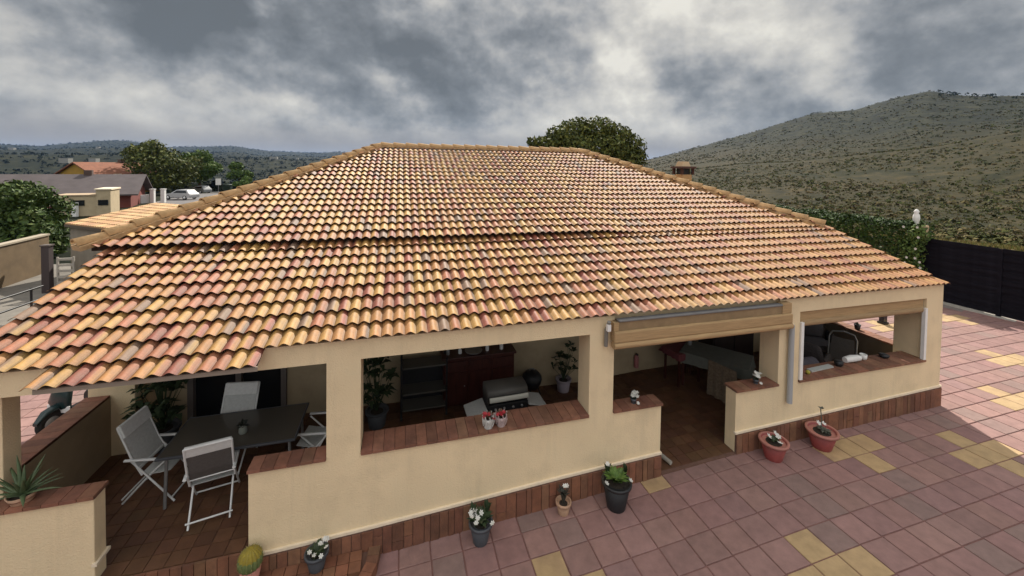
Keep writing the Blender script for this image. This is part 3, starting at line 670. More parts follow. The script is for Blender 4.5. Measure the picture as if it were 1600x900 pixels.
# ridge and hip caps with their mortar bed
cm = MB()
nn = 9
for (r0, y, dz0) in ((0.115, 0.0, 0.03), (0.092, 0.43, 0.0)):
    for j in range(nn):
        t = math.pi * j / (nn - 1); cm.v.append((r0 * math.cos(t), y, r0 * 0.95 * math.sin(t) + dz0))
for j in range(nn):
    t = math.pi * j / (nn - 1); cm.v.append((0.098 * math.cos(t), 0.0, 0.093 * math.sin(t) + 0.022))
for j in range(nn - 1):
    cm.f += [(j, j + 1, nn + j + 1, nn + j), (2 * nn + j, 2 * nn + j + 1, j + 1, j)]; cm.mi += [0, 0]; cm.c += [None, None]; cm.sm += [True, False]
capm = cm.mesh('ridge_tile', M_CAP)
def capline(p0, p1, lift):
    p0, p1 = Vector(p0), Vector(p1); d = p1 - p0; L = d.length; n = round(L / 0.385); yv = d.normalized(); xv = yv.cross(Vector((0, 0, 1))).normalized(); zv = xv.cross(yv)
    for i in range(n):
        p = p0 + d * (i / n) + zv * lift
        M = Matrix(((xv.x, yv.x, zv.x, p.x), (xv.y, yv.y, zv.y, p.y), (xv.z, yv.z, zv.z, p.z), (0, 0, 0, 1))) @ Matrix.Rotation(random.uniform(-.03, .03), 4, 'Z')
        o = link('ridge_tile', capm, roof); o.matrix_local = M
    b_ = MB(); q = [p0 - xv * 0.13, p0 + xv * 0.13, p1 + xv * 0.13, p1 - xv * 0.13]
    b_.hexa([p - zv * 0.02 for p in q], [p + zv * (lift + 0.012) for p in q]); b_.build('mortar_bed', M_MORTAR, roof, loc=(0, 0, 0))
capline((-3.32, 2.36, zup(-3.3, 2.38) + 0.03), (0.94, 7.86, zup(.94, 7.86) + 0.03), 0.045)
capline((12.06, 2.40, zup(12, 2.40) + 0.03), (7.69, 7.86, zup(7.69, 7.86) + 0.03), 0.045)
capline((0.94, 7.86, zup(.94, 7.86) + 0.03), (7.69, 7.86, zup(7.69, 7.86) + 0.03), 0.03)
# chimney
ch = MB(); cx, cy = 11.72, 7.4
M_CH = mat('chimney render', (0.42, 0.27, 0.13), 0.9, 0.12, 3)
ch.box(cx - 0.21, cx + 0.21, cy - 0.21, cy + 0.21, 3.6, 4.86); ch = ch.build('chimney', M_CH, house)
for ax, ay in ((-1, -1), (1, -1), (-1, 1), (1, 1)):
    b_ = MB(); b_.box(cx + ax * .23 - .04, cx + ax * .23 + .04, cy + ay * .23 - .04, cy + ay * .23 + .04, 4.863, 5.09); b_.build('chimney_post', mat('sooty clay', (0.06, 0.028, 0.022), .9), ch, loc=(0, 0, 0))
b_ = MB(); b_.box(cx - .16, cx + .16, cy - .16, cy + .16, 4.865, 5.088); b_.build('flue', M_BLACK, ch, loc=(0, 0, 0))
b_ = MB(); b_.hexa([(cx - .33, cy - .33, 5.09), (cx + .33, cy - .33, 5.09), (cx + .33, cy + .33, 5.09), (cx - .33, cy + .33, 5.09)], [(cx - .31, cy - .31, 5.16), (cx + .31, cy - .31, 5.16), (cx + .31, cy + .31, 5.16), (cx - .31, cy + .31, 5.16)]); b_.build('chimney_hood', mat('hood clay', (0.07, 0.032, 0.024), 0.9), ch, loc=(0, 0, 0))
b_ = MB(); b_.hexa([(cx - .20, cy - .20, 5.163), (cx + .16, cy - .20, 5.163), (cx + .16, cy + .20, 5.163), (cx - .20, cy + .20, 5.163)], [(cx - .15, cy - .14, 5.34), (cx + .12, cy - .14, 5.34), (cx + .12, cy + .14, 5.34), (cx - .15, cy + .14, 5.34)]); b_.build('chimney_cap', mat('cap render', (0.5, 0.36, 0.22), 0.9), ch, loc=(0, 0, 0))
# blinds, gutters
aw = thing('roller_awning', 'long rolled tan awning with dark grey cassette above the porch doorway', 'awning', (6.4, 0, 2.5), world=True)
b_ = MB(); b_.box(4.70, 8.09, -0.055, 0.10, 2.45, 2.733); b_.build('backboard', M_BLIND2, aw)
b_ = MB(); b_.box(4.74, 7.90, -0.075, 0.03, 2.735, 2.772); b_.build('cassette', mat('grey cassette', (0.17, 0.165, 0.165), .5, .1, 4), aw, bevel=0.015)
b_ = MB(); b_.box(4.66, 8.10, -0.10, 0.05, 2.43, 2.60); b_.build('valance', M_BLIND, aw, bevel=0.02)
b_ = MB(); b_.loft([((4.66, -0.05, 2.385), (0, 0.07, 0), (0, 0, 0.05)), ((8.10, -0.05, 2.385), (0, 0.07, 0), (0, 0, 0.05))]); b_.build('roll', M_BLIND, aw)
b_ = MB(); b_.box(7.90, 8.10, -0.065, 0.05, 2.603, 2.778); b_.build('bracket', M_BLIND, aw)
b_ = MB(); b_.box(4.66, 4.74, -0.065, 0.05, 2.603, 2.732); b_.build('bracket', M_BLIND, aw)
wb = thing('window_blind', 'half rolled tan blind with white side tracks in the right window', 'blind', (10.1, 0.2, 2.4), world=True)
b_ = MB(); b_.box(8.47, 11.71, 0.10, 0.16, 2.36, 2.535); b_.build('headbox', M_BLIND, wb, bevel=0.01)
b_ = MB(); b_.loft([((8.47, 0.12, 2.32), (0, 0.06, 0), (0, 0, 0.055)), ((11.71, 0.12, 2.32), (0, 0.06, 0), (0, 0, 0.055))]); b_.build('roll', mat('roll reed', (0.32, 0.215, 0.115), 0.8, 0.2, 3, stretch=(1, 6, 30)), wb)
for x0 in (8.455, 11.655):
    b_ = MB(); b_.box(x0, x0 + 0.065, 0.03, 0.09, 1.32, 2.36); b_.build('track', M_WHITE, wb)
dp = thing('downpipe', 'grey downpipe ending midway down the pier beside the right window', 'downpipe', (8.18, 0, 1.6), world=True)
b_ = MB(); b_.tube([(8.19, -0.005, 2.36), (8.19, -0.005, 0.97)], 0.045, 12); b_.build('pipe', mat('grey pvc', (0.36, 0.37, 0.38), 0.5), dp)
b_ = MB(); b_.box(8.255, 8.285, 0.03, 0.058, 0.97, 2.36); b_.build('wall_channel', M_TRIM, dp)
sp = thing('rain_spout', 'short dark rain spout with white bracket at the left end of the awning', 'spout', (4.6, 0, 2.6), world=True)
b_ = MB(); b_.tube([(4.58, -0.06, 2.76), (4.58, -0.03, 2.68), (4.57, 0.0, 2.62), (4.57, 0.01, 2.36)], 0.03, 10); b_.build('pipe', mat('weathered pipe', (0.20, 0.185, 0.165), 0.6), sp)
b_ = MB(); b_.box(4.545, 4.60, -0.085, -0.03, 2.62, 2.72); b_.build('bracket', M_WHITE, sp)

# ------------------------------------------------------------------ vegetation helpers
def foliage(name, lobes, n, size, m, parent=None, cols=None, shell=0.45, **k):
    mb = MB(); tot = sum(r[0] * r[1] for _, r in lobes)
    for c, rad in lobes:
        c = Vector(c); q = int(n * rad[0] * rad[1] / tot)
        for _ in range(q):
            d = Vector((random.gauss(0, 1), random.gauss(0, 1), random.gauss(0, 1))).normalized(); s_ = random.uniform(shell, 1) ** 0.6 * random.uniform(0.92, 1.06)
            p = c + Vector((d.x * rad[0], d.y * rad[1], d.z * rad[2])) * s_
            nr = (d + Vector((random.gauss(0, .7), random.gauss(0, .7), random.gauss(0, .7)))).normalized(); t = nr.orthogonal().normalized(); t.rotate(Matrix.Rotation(random.uniform(0, 6.28), 3, nr)); u = nr.cross(t); w = size * random.uniform(0.5, 1.2)
            mb.col = jit(random.choice(cols), 0.25) if cols else None
            mb.face((p - t * w, p - u * w * 0.5, p + t * w, p + u * w * 0.55 + nr * w * 0.2))
    return mb.build(name, m, parent, **k)
def trunk(name, base, top, r0, limbs, parent, **k):
    mb = MB(); base, top = Vector(base), Vector(top); mid = (base + top) / 2 + Vector((0.06, 0.04, 0)) * (top - base).length * 0.4
    mb.tube([base, mid, top], r0, 9, r0 * 0.55)
    for l in limbs: mb.tube([top - (top - base) * 0.12, (top + Vector(l)) / 2 + Vector((0, 0, 0.1)), l], r0 * 0.45, 6, r0 * 0.12)
    return mb.build(name, M_BARK, parent, **k)
def tree(name, label, loc, lobes, n, size, cols, h, r0, group=None, cat='tree'):
    t = thing(name, label, cat, loc, group=group)
    foliage('crown', lobes, n, size, M_LEAF, t, cols, shell=0.3)
    trunk('trunk', (0, 0, -0.3), (0, 0, h), r0, [c for c, _ in lobes[:6]], t); return t
def rnd_lobes(cx, cz, rx, rz, n, s0, s1):
    L = []
    for _ in range(n):
        a = random.uniform(0, 6.28); q = math.sqrt(random.random()); zt = random.uniform(-0.8, 1.0); w = math.sqrt(max(0.1, 1 - zt * zt)); s_ = random.uniform(s0, s1)
        L.append(((cx + rx * q * w * math.cos(a), rx * q * w * math.sin(a), cz + zt * rz), (s_, s_, s_ * 0.8)))
    return L
GR = [(0.075, 0.125, 0.03), (0.095, 0.15, 0.035), (0.06, 0.10, 0.028), (0.12, 0.165, 0.04)]
PG = [(0.075, 0.09, 0.022), (0.10, 0.115, 0.025), (0.055, 0.07, 0.02), (0.125, 0.13, 0.03)]
# pine behind the roof (px crown 825..1005 / 180..258)
L = [((-3.0, 0, 6.45), (0.9, 1.2, 0.5)), ((-3.9, 0, 6.55), (0.35, 0.5, 0.35)), ((-2.0, 0, 6.9), (1.0, 1.4, 0.8)), ((-0.8, 0.3, 7.35), (1.2, 1.4, 0.9)), ((0.5, 0, 7.4), (1.2, 1.5, 0.95)), ((1.7, 0, 7.0), (1.2, 1.4, 0.95)),
     ((2.7, 0, 6.4), (1.1, 1.3, 0.95)), ((3.1, 0, 5.7), (0.85, 1.1, 0.8)), ((-1.3, -0.6, 6.3), (1.4, 1.3, 0.8)), ((0.6, -0.7, 6.3), (1.6, 1.4, 1.0)), ((1.9, -0.5, 5.7), (1.4, 1.3, 1.0)), ((-0.3, -0.4, 5.6), (1.8, 1.3, 0.7))]
tree('pine_tree', 'round dark pine crown rising behind the roof ridge', (13.15, 18, 0), L, 15000, 0.13, PG, 5.6, 0.25)
# leafy tree at the left edge
L = rnd_lobes(-.3, 2.5, 2.3, 1.6, 16, 0.8, 1.3) + [((2.0, -1.0, 1.5), (1.1, 1.2, 1.0)), ((2.4, -0.5, 0.7), (0.7, 0.9, 0.7)), ((1.5, -1.5, 1.0), (1.3, 1.0, 1.0)), ((0.3, -2.0, 1.2), (1.4, 1.0, 1.2))]
tree('broadleaf_tree', 'dense green tree at the left edge behind the brown boundary wall', (-20.3, 24.5, -0.6), L, 13000, 0.16, [tuple(v * .72 for v in c) for c in GR], 2.0, 0.2)
L = rnd_lobes(0, 5.0, 4.8, 3.4, 20, 1.7, 2.5) + rnd_lobes(0, 2.2, 3.8, 1.2, 7, 1.6, 2.1)
tree('broadleaf_tree', 'largest dark round tree above the white car in the distance', (-40.0, 82, -0.8), L, 9000, 0.34, PG, 3.6, 0.4)
L = rnd_lobes(0, 4.6, 3.6, 2.3, 12, 1.3, 2.0)
tree('broadleaf_tree', 'smaller tree just right of the large distant round tree', (-38.5, 92, -0.8), L, 6000, 0.32, GR, 2.8, 0.3)
L = rnd_lobes(0, 3.8, 2.2, 1.9, 9, 1.0, 1.5)
tree('broadleaf_tree', 'small lone round tree beyond the green bin on the far road', (-38.2, 113, -1.5), L, 3500, 0.34, GR, 2.6, 0.25)
for i, (px, py, s_, lb) in enumerate(((-58, 70, 1.0, 'bushy tree at far left above the dark roof'), (-49, 105, 1.2, 'tree top peeping behind the orange roofed house'), (-27.5, 84, 0.55, 'low shrub tree beside the far road'))):
    tree('broadleaf_tree', lb, (px, py, -0.8), rnd_lobes(0, 3.0 * s_, 3 * s_, 1.6 * s_, 9, 1.2 * s_, 1.8 * s_), 2500, 0.4 * s_ + .1, GR, 2 * s_, 0.25)
# hedge
hd_ = thing('hedge', 'long clipped green hedge running behind the right end of the roof', 'hedge', (20.9, 9, 0.5))
mb = MB()
for _ in range(26000):
    y = random.uniform(-3.7, 5.5); f_ = random.random()
    if f_ < 0.5: p = Vector((-0.55 + random.uniform(-.09, .12), y, random.uniform(0, 2.5))); nr = Vector((-1, 0, 0.3))
    elif f_ < 0.8: p = Vector((random.uniform(-.55, .55), y, 2.5 + random.uniform(-.15, .14) + 0.05 * math.sin(y * 3))); nr = Vector((0, 0, 1))
    elif f_ < 0.92: p = Vector((random.uniform(-.55, .55), -3.7 + random.uniform(-.12, .12), random.uniform(0, 2.5))); nr = Vector((0, -1, 0.3))
    else: p = Vector((random.uniform(-.45, .45), y, random.uniform(0.2, 2.4))); nr = Vector((0, 0, 1))
    nr = (nr + Vector((random.gauss(0, .6), random.gauss(0, .6), random.gauss(0, .6)))).normalized(); t = nr.orthogonal().normalized(); t.rotate(Matrix.Rotation(random.uniform(0, 6.28), 3, nr)); u = nr.cross(t); w = random.uniform(0.035, 0.085)
    mb.col = jit(random.choice([(0.018, 0.038, 0.007), (0.026, 0.054, 0.009), (0.046, 0.082, 0.013)]), 0.25); mb.face((p - t * w, p - u * w * .5, p + t * w, p + u * w * .5))
mb.build('foliage', M_LEAF, hd_)
b_ = MB()
for y in (-3, -1.5, 0, 1.5, 3, 4.5): b_.tube([(0, y, -0.2), (0.05, y + .1, 1.2), (0, y, 2.1)], 0.06, 7, 0.02)
b_.build('stem', M_BARK, hd_)
# flowering bush at the hedge end and the white ornament
fb = thing('flowering_bush', 'climbing bush with white flowers between hedge and dark fence', 'bush', (20.35, 5.15, 0.4))
foliage('foliage', [((0, 0, 0.7), (0.35, 0.45, 0.7)), ((0, 0.1, 1.7), (0.35, 0.45, 0.75)), ((0, -0.1, 2.35), (0.3, 0.35, 0.4))], 2600, 0.06, M_LEAF, fb, GR, shell=0.2)
mb = MB()
for _ in range(12):
    c = Vector((-0.34 + random.uniform(-.06, .1), random.uniform(-.45, .45), random.uniform(0.5, 2.7)))
    for k in range(5):
        a = k * 1.256; d = Vector((-0.2, math.cos(a), math.sin(a))).normalized(); t = Vector((-1, 0, 0)).cross(d); mb.face((c, c + d * .03 + t * .02, c + d * .055, c + d * .03 - t * .02))
mb.build('flowers', M_FLOWER, fb, kind='stuff')
ow = thing('garden_ornament', 'white rounded ornament on a tan post at the hedge end', 'ornament', (20.75, 5.32, 0.5))
b_ = MB(); b_.box(-0.08, 0.08, -0.30, -0.14, 0, 2.55); b_.build('post', mat('tan post', (0.5, 0.36, 0.22), 0.8, 0.1, 5), ow)
b_ = MB(); b_.lathe([(0.02, 2.45), (0.06, 2.52), (0.05, 2.6), (0.08, 2.7), (0.11, 2.84), (0.10, 2.96), (0.06, 3.05), (0.09, 3.10), (0.05, 3.17), (0.01, 3.2)], (0, 0.06, -0.05), 14); b_.build('bust', M_WHITE, ow)
b_ = MB(); b_.tube([(0, 0.06, 0), (0, 0.06, 2.42)], 0.04, 8); b_.build('pole', M_GREY, ow)
# fence
fe = thing('slat_fence', 'black slatted panel fence along the right edge of the terrace', 'fence', (20.62, 3, 0.33))
slm = MB(); slm.box(-0.012, 0.012, -0.995, 0.995, 0, 0.137); slm = slm.mesh('slat', M_FENCE)
for k in range(6):
    yc = 1.05 - k * 2.1
    b_ = MB(); b_.box(-0.05, 0.05, yc + 1.0, yc + 1.1, 0, 2.26); b_.build('post', M_FENCE, fe)
    for i in range(17):
        link('slat', slm, fe, loc=(random.uniform(-.006, .006) + (0.012 if i % 2 else -0.012), yc, 0.06 + i * 0.13), rot=(0, 0, random.uniform(-.003, .003)))
kb = thing('kerb', 'pale concrete kerb strip at the foot of the dark fence', 'kerb', (20.3, 0, 0.3), kind='structure')
b_ = MB(); b_.box(0.08, 0.42, -10, 5.4, -0.4, 0.06); b_.build('kerb_top', M_CONC, kb, bevel=0.015)
b_ = MB(); b_.box(-0.28, 0.075, -10, 5.4, -0.4, -0.0 + 0.035); b_.build('gutter', mat('grey gutter', (0.20, 0.17, 0.155), 0.9, 0.15, 3), kb)

# ------------------------------------------------------------------ pots and plants
def pot(name, label, cat, loc, r0, r1, h, m, rim=True, mrim=None, group=None):
    t = thing(name, label, cat, loc, group=group)
    b_ = MB(); b_.lathe([(r0, 0), (r0 * 1.02, 0.01), (r1, h), (r1 * 0.9, h), (r1 * 0.86, h - 0.05), (0.01, h - 0.05)], n=22); b_.build('pot', m, t)
    if rim:
        b_ = MB(); b_.lathe([(r1 * 0.98, h - 0.035), (r1 * 1.10, h - 0.03), (r1 * 1.11, h + 0.005), (r1 * 0.93, h + 0.008), (r1 * 0.92, h - 0.03)], n=22); b_.build('rim', mrim or m, t)
    b_ = MB(); b_.lathe([(r1 * 0.88, h - 0.045), (r1 * 0.5, h - 0.025), (0.005, h - 0.02)], n=14); b_.build('soil', M_SOIL, t)
    return t
def leaves(mb, c, n, L, w, spread=1.0, up=0.5, droop=0.3):
    c = Vector(c)
    for _ in range(n):
        a = random.uniform(0, 6.28); d = Vector((math.cos(a) * spread, math.sin(a) * spread, up + random.uniform(0, .8))).normalized(); l = L * random.uniform(.6, 1.15); s_ = Vector((-math.sin(a), math.cos(a), 0)) * w * random.uniform(.7, 1.2)
        m1 = c + d * l * .5; e = c + d * l - Vector((0, 0, l * droop)); mb.face((c - s_ * .15, m1 - s_ * .5, e, m1 + s_ * .5)) if random.random() < .5 else mb.face((m1 - s_ * .5, e, m1 + s_ * .5, c))
def flowers(mb, pts, s_):
    for c in pts:
        c = Vector(c); tilt = Vector((random.uniform(-.5, .5), random.uniform(-.9, .1), 1)).normalized(); t = tilt.orthogonal().normalized()
        for k in range(6):
            d = t.copy(); d.rotate(Matrix.Rotation(k * 1.047, 3, tilt)); u = tilt.cross(d); mb.face((c, c + d * s_ * .6 + u * s_ * .3 + tilt * s_ * .1, c + d * s_ + tilt * s_ * .25, c + d * s_ * .6 - u * s_ * .3 + tilt * s_ * .1))
gd = lambda x, y: (x, y, gz(x, y) + 0.003)
t = pot('potted_plant', 'dark grey pot of white flowers standing against the brick plinth', 'potted plant', gd(2.62, -0.20), 0.10, 0.15, 0.27, M_DGREY)
mb = MB(); leaves(mb, (0, 0, .25), 60, .24, .07, 1, .8); leaves(mb, (-.1, .05, .3), 14, .26, .06, .4, 1.5); leaves(mb, (.1, .05, .3), 14, .26, .06, .4, 1.5); mb.build('foliage', M_LEAFP, t)
mb = MB(); flowers(mb, [(random.uniform(-.15, .15), random.uniform(-.16, .05), random.uniform(.33, .45)) for _ in range(9)], .038); mb.build('flowers', M_FLOWER, t, kind='stuff')
t = pot('potted_plant', 'small tan clay pot with a thin dark stalked plant', 'potted plant', gd(3.86, -0.13), 0.075, 0.105, 0.17, M_POTTAN)
mb = MB()
for k in range(9):
    a = k * .7; mb.tube([(0, 0, .14), (.04 * math.cos(a), .04 * math.sin(a), .28), (.10 * math.cos(a), .07 * math.sin(a), .30 + .12 * random.random())], .012, 6, .005)
leaves(mb, (0, 0, .25), 16, .16, .05, .8, 1.0); mb.build('foliage', mat('dusky leaf', (0.045, 0.045, 0.035), 0.6, .2, 20), t)
mb = MB(); flowers(mb, [(.0, -.03, .42), (.05, 0, .39)], .035); mb.build('flowers', M_FLOWER, t, kind='stuff')
t = pot('potted_plant', 'large black pot with a bright green bushy plant near the doorway', 'potted plant', gd(4.64, -0.27), 0.135, 0.20, 0.38, M_BLACK)
mb = MB(); leaves(mb, (0, 0, .36), 130, .26, .06, 1, .9); mb.build('foliage', mat('bright leaf', (0.10, 0.17, 0.035), 0.55, .3, 20), t)
mb = MB(); leaves(mb, (.16, .03, .4), 16, .28, .06, .3, 1.8); leaves(mb, (-.1, .1, .4), 10, .28, .06, .4, 1.6); mb.build('tall_leaves', M_LEAFP, t)
mb = MB(); flowers(mb, [(-.19, -.05, .42), (.17, -.1, .43), (-.1, .1, .58)], .04); mb.build('flowers', M_FLOWER, t, kind='stuff')
t = pot('potted_plant', 'red pot with a few pale leaves right of the doorway wall end', 'potted plant', gd(7.62, -0.22), 0.13, 0.205, 0.30, M_POTRED, mrim=M_POTRIM)
mb = MB(); leaves(mb, (0, 0, .27), 20, .16, .06, 1, .8); mb.build('foliage', M_LEAFP, t)
mb = MB(); flowers(mb, [(-.08, .02, .37), (.07, -.02, .36), (0, -.12, .33), (.1, .06, .36)], .05); mb.build('flowers', M_FLOWER, t, kind='stuff')
t = pot('potted_plant', 'red pot with a single bare stem below the right window', 'potted plant', gd(8.66, -0.24), 0.145, 0.225, 0.30, M_POTRED, mrim=M_POTRIM)
mb = MB(); mb.tube([(0, 0.02, .26), (.01, .02, .45), (-.01, .03, .66)], .012, 6, .008); leaves(mb, (0, .02, .66), 10, .07, .04, 1, .5); leaves(mb, (.03, 0, .26), 26, .17, .05, 1, .5); mb.build('foliage', mat('grey leaf', (0.09, 0.095, 0.075), 0.6, .3, 20), t)
mb = MB(); flowers(mb, [(-.06, .02, .42), (.03, 0, .41)], .05); mb.build('flowers', M_FLOWER, t, kind='stuff')
t = pot('potted_plant', 'black pot with white flowers on the entrance step at the bottom', 'potted plant', (0.56, -0.10, 0.036), 0.09, 0.13, 0.2, M_DGREY)
mb = MB(); leaves(mb, (0, 0, .18), 50, .18, .05, 1, .7); mb.build('foliage', M_LEAFP, t)
mb = MB(); flowers(mb, [(random.uniform(-.13, .13), random.uniform(-.13, .08), random.uniform(.22, .32)) for _ in range(10)], .032); mb.build('flowers', M_FLOWER, t, kind='stuff')
t = pot('potted_cactus', 'ribbed barrel cactus with yellow crown in a pink clay pot', 'cactus', (-0.17, -0.10, 0.036), 0.085, 0.118, 0.20, mat('pink clay pot', (0.45, 0.19, 0.15), 0.8, .15, 8), rim=False)
mb = MB(); nn_ = 32
for part, (zlo, zhi), m_ in (('body', (0.0, 0.62), M_CACTG), ('crown', (0.62, 1.0), M_CACTY)):
    b_ = MB(); rings = []
    for i in range(8):
        q = lerp(zlo, zhi, i / 7); z = .15 + .27 * q; rr = .122 * math.sqrt(max(.02, 1 - (2 * q - 0.9) ** 2 / 1.25)); rings.append([Vector((rr * (1 + .09 * math.cos(16 * 2 * math.pi * j / 64 * 1.0)) * math.cos(2 * math.pi * j / 64), rr * (1 + .09 * math.cos(16 * 2 * math.pi * j / 64)) * math.sin(2 * math.pi * j / 64), z)) for j in range(64)])
    b_.add([p for r_ in rings for p in r_], [(i * 64 + j, i * 64 + (j + 1) % 64, (i + 1) * 64 + (j + 1) % 64, (i + 1) * 64 + j) for i in range(7) for j in range(64)], True); b_.add(rings[-1], [tuple(range(64))]); b_.build(part, m_, t)
mb = MB()
for _ in range(420):
    q = random.uniform(.08, 1); z = .15 + .27 * q; rr = .130 * math.sqrt(max(.02, 1 - (2 * q - 0.9) ** 2 / 1.25)); a = round(random.uniform(0, 16)) * math.pi / 8; c = Vector((rr * math.cos(a), rr * math.sin(a), z)); d = Vector((math.cos(a), math.sin(a), random.uniform(-.3, .9))) * .02; s_ = Vector((-math.sin(a), math.cos(a), 0)) * .003
    mb.face((c - s_, c + s_, c + d))
mb.build('spines', mat('spine', (0.28, 0.25, 0.10), 0.7), t, kind='stuff')
# aloe on the left wall
t = pot('potted_aloe', 'spiky green aloe in a low pot on the left low wall', 'aloe', (-2.46, 0.16, 1.315), 0.09, 0.13, 0.09, M_POTTAN, rim=False)
mb = MB()
for k in range(22):
    a = k * 2.4 + random.uniform(-.3, .3); e = random.uniform(.35, 1.35); L_ = random.uniform(.28, .46); w = .028; d = Vector((math.cos(a) * math.cos(e), math.sin(a) * math.cos(e), math.sin(e))); s_ = Vector((-math.sin(a), math.cos(a), 0)); nrm = d.cross(s_); o = Vector((0, 0, .06))
    secs = []
    for i in range(5):
        q = i / 4; c = o + d * L_ * q - Vector((0, 0, .10 * q * q * math.cos(e))); ww = w * (1 - q) ** .7 + .002; secs.append((c, s_ * ww, nrm * ww * .35))
    mb.loft(secs, 6, 2)
mb.build('blades', M_BLADE, t)
# little flower pots on the wall caps by the doorway
for x, lb in ((5.16, 'tiny white flowering pot on the left wall cap of the doorway'), (7.60, 'tiny white flowering pot on the right wall cap of the doorway')):
    t = pot('flower_pot', lb, 'flower pot', (x, 0.15, 1.316), 0.035, 0.05, 0.08, M_DGREY, rim=False)
    mb = MB(); leaves(mb, (0, 0, .07), 18, .09, .03, 1, .7); mb.build('foliage', M_LEAFP, t)
    mb = MB(); flowers(mb, [(random.uniform(-.05, .05), random.uniform(-.05, .05), random.uniform(.12, .19)) for _ in range(14)], .036); flowers(mb, [(.04, -.07, .03)], .03); mb.build('flowers', M_FLOWER, t, kind='stuff')
# two white ornate pots on the big window sill
for x, lb, m_ in ((2.78, 'left one of two small white lattice pots on the long sill', mat('dull white pot', (0.5, 0.49, 0.47), .7, .2, 30)), (2.97, 'right one of two small white lattice pots, pinkish, on the long sill', mat('pinkish pot', (0.42, 0.33, 0.32), 0.7, .25, 30))):
    t = thing('lattice_pot', lb, 'flower pot', (x, 0.13, 1.316), group='white lattice pots on the sill')
    b_ = MB(); b_.lathe([(0.06, 0), (0.055, 0.03), (0.08, 0.1), (0.082, 0.14), (0.07, 0.14), (0.065, 0.06), (0.01, 0.05)], n=12); b_.build('pot', m_, t)
    for k in range(8):
        a = k * math.pi / 4; b_ = MB(); b_.tube([(0.07 * math.cos(a), 0.07 * math.sin(a), .03), (0.088 * math.cos(a + .3), .088 * math.sin(a + .3), .1), (0.085 * math.cos(a), .085 * math.sin(a), .19)], .008, 5); b_.build('lattice_bar', m_, t)
    mb = MB(); leaves(mb, (0, 0, .1), 26, .16, .05, .8, .9); mb.build('foliage', mat('brown leaf', (0.10, 0.06, 0.035), 0.7, .3, 20), t)
    mb = MB(); flowers(mb, [(random.uniform(-.07, .07), random.uniform(-.08, .0), random.uniform(.14, .24)) for _ in range(5)], .032); mb.build('flowers', mat('red petal', (0.35, 0.02, 0.03), 0.6), t, kind='stuff')

# ------------------------------------------------------------------ porch furniture, left
def folding_chair(label, loc, rz, sling=None):
    t = thing('folding_chair', label, 'chair', (loc[0], loc[1], fz(loc[0]) + 0.002), rz, 'folding chairs around the glass table'); w = 0.255
    for s_ in (-1, 1):
        b_ = MB(); b_.tube([(s_ * w, 0.34, 0.012), (s_ * w, -0.20, 0.63)], .013, 8); b_.build('leg', M_ALU, t)
        b_ = MB(); b_.tube([(s_ * (w - .03), -0.33, 0.012), (s_ * (w - .03), 0.02, 0.40), (s_ * (w - .03), 0.25, 0.62)], .013, 8); b_.build('leg', M_ALU, t)
        b_ = MB(); b_.loft([((s_ * (w + .012), -0.27, .645), (.022, 0, 0), (0, 0, .013)), ((s_ * (w + .012), .27, .635), (.024, 0, 0), (0, 0, .014))]); b_.build('armrest', M_ALU, t)
        b_ = MB(); b_.tube([(s_ * w, -.06, .42), (s_ * w, -.19, .66), (s_ * w, -.36, 1.10)], .014, 8); b_.build('back_post', M_ALU, t)
    b_ = MB(); b_.tube([(-w, -.36, 1.10), (w, -.36, 1.10)], .014, 8); b_.build('top_rail', M_ALU, t)
    for y, z in ((-.315, .09), (.30, .06), (-.11, .52)):
        b_ = MB(); b_.tube([(-w, y, z), (w, y, z)], .011, 8); b_.build('crossbar', M_ALU, t)
    def sheet(pts, name, m):
        b_ = MB(); n = len(pts)
        for th in (0, .006):
            pass
        vs = [(-w + .015, y, z) for y, z in pts] + [(w - .015, y, z) for y, z in pts] + [(-w + .015, y + .004, z - .008) for y, z in pts] + [(w - .015, y + .004, z - .008) for y, z in pts]
        fs = [(i, i + 1, n + i + 1, n + i) for i in range(n - 1)] + [(2 * n + i, 3 * n + i, 3 * n + i + 1, 2 * n + i + 1) for i in range(n - 1)] + [(i, 2 * n + i, 2 * n + i + 1, i + 1) for i in range(n - 1)] + [(n + i, n + i + 1, 3 * n + i + 1, 3 * n + i) for i in range(n - 1)] + [(0, n, 3 * n, 2 * n), (n - 1, 3 * n - 1, 4 * n - 1, 2 * n - 1)]
        b_.add(vs, fs); b_.build(name, m, t)
    sheet([(.28, .455), (.15, .43), (0, .42), (-.08, .43)], 'seat', M_SLING)
    sheet([(-.10, .50), (-.18, .655), (-.255, .85), (-.295, .945)], 'backrest', sling or M_SLING)
    b_ = MB(); b_.hexa([(-w, -.298, .945), (w, -.298, .945), (w, -.262, .95), (-w, -.262, .95)], [(-w, -.368, 1.12), (w, -.368, 1.12), (w, -.325, 1.12), (-w, -.325, 1.12)]); b_.build('headrest', mat('pale headrest fabric', (0.66, 0.67, 0.66), .85, .08, 25), t, bevel=.012)
    return t
folding_chair('folding chair in front of the glass table, seen from its dark back', (-0.93, 0.90), R(12), M_SLING2)  # backrest shade painted in with the darker sling
folding_chair('folding chair at the left end of the glass table', (-1.80, 1.42), R(-97))
folding_chair('folding chair at the right end of the table, half behind the pier', (0.34, 1.45), R(80))
folding_chair('folding chair behind the glass table in front of the sliding door', (-1.02, 1.76), R(172))
gt = thing('glass_table', 'long rectangular dark glass table under the left porch', 'table', (-0.78, 1.42, 0.302))
b_ = MB(); b_.box(-.84, .84, -.45, .45, .735, .748); b_.build('glass_top', M_GLASST, gt, bevel=.004)
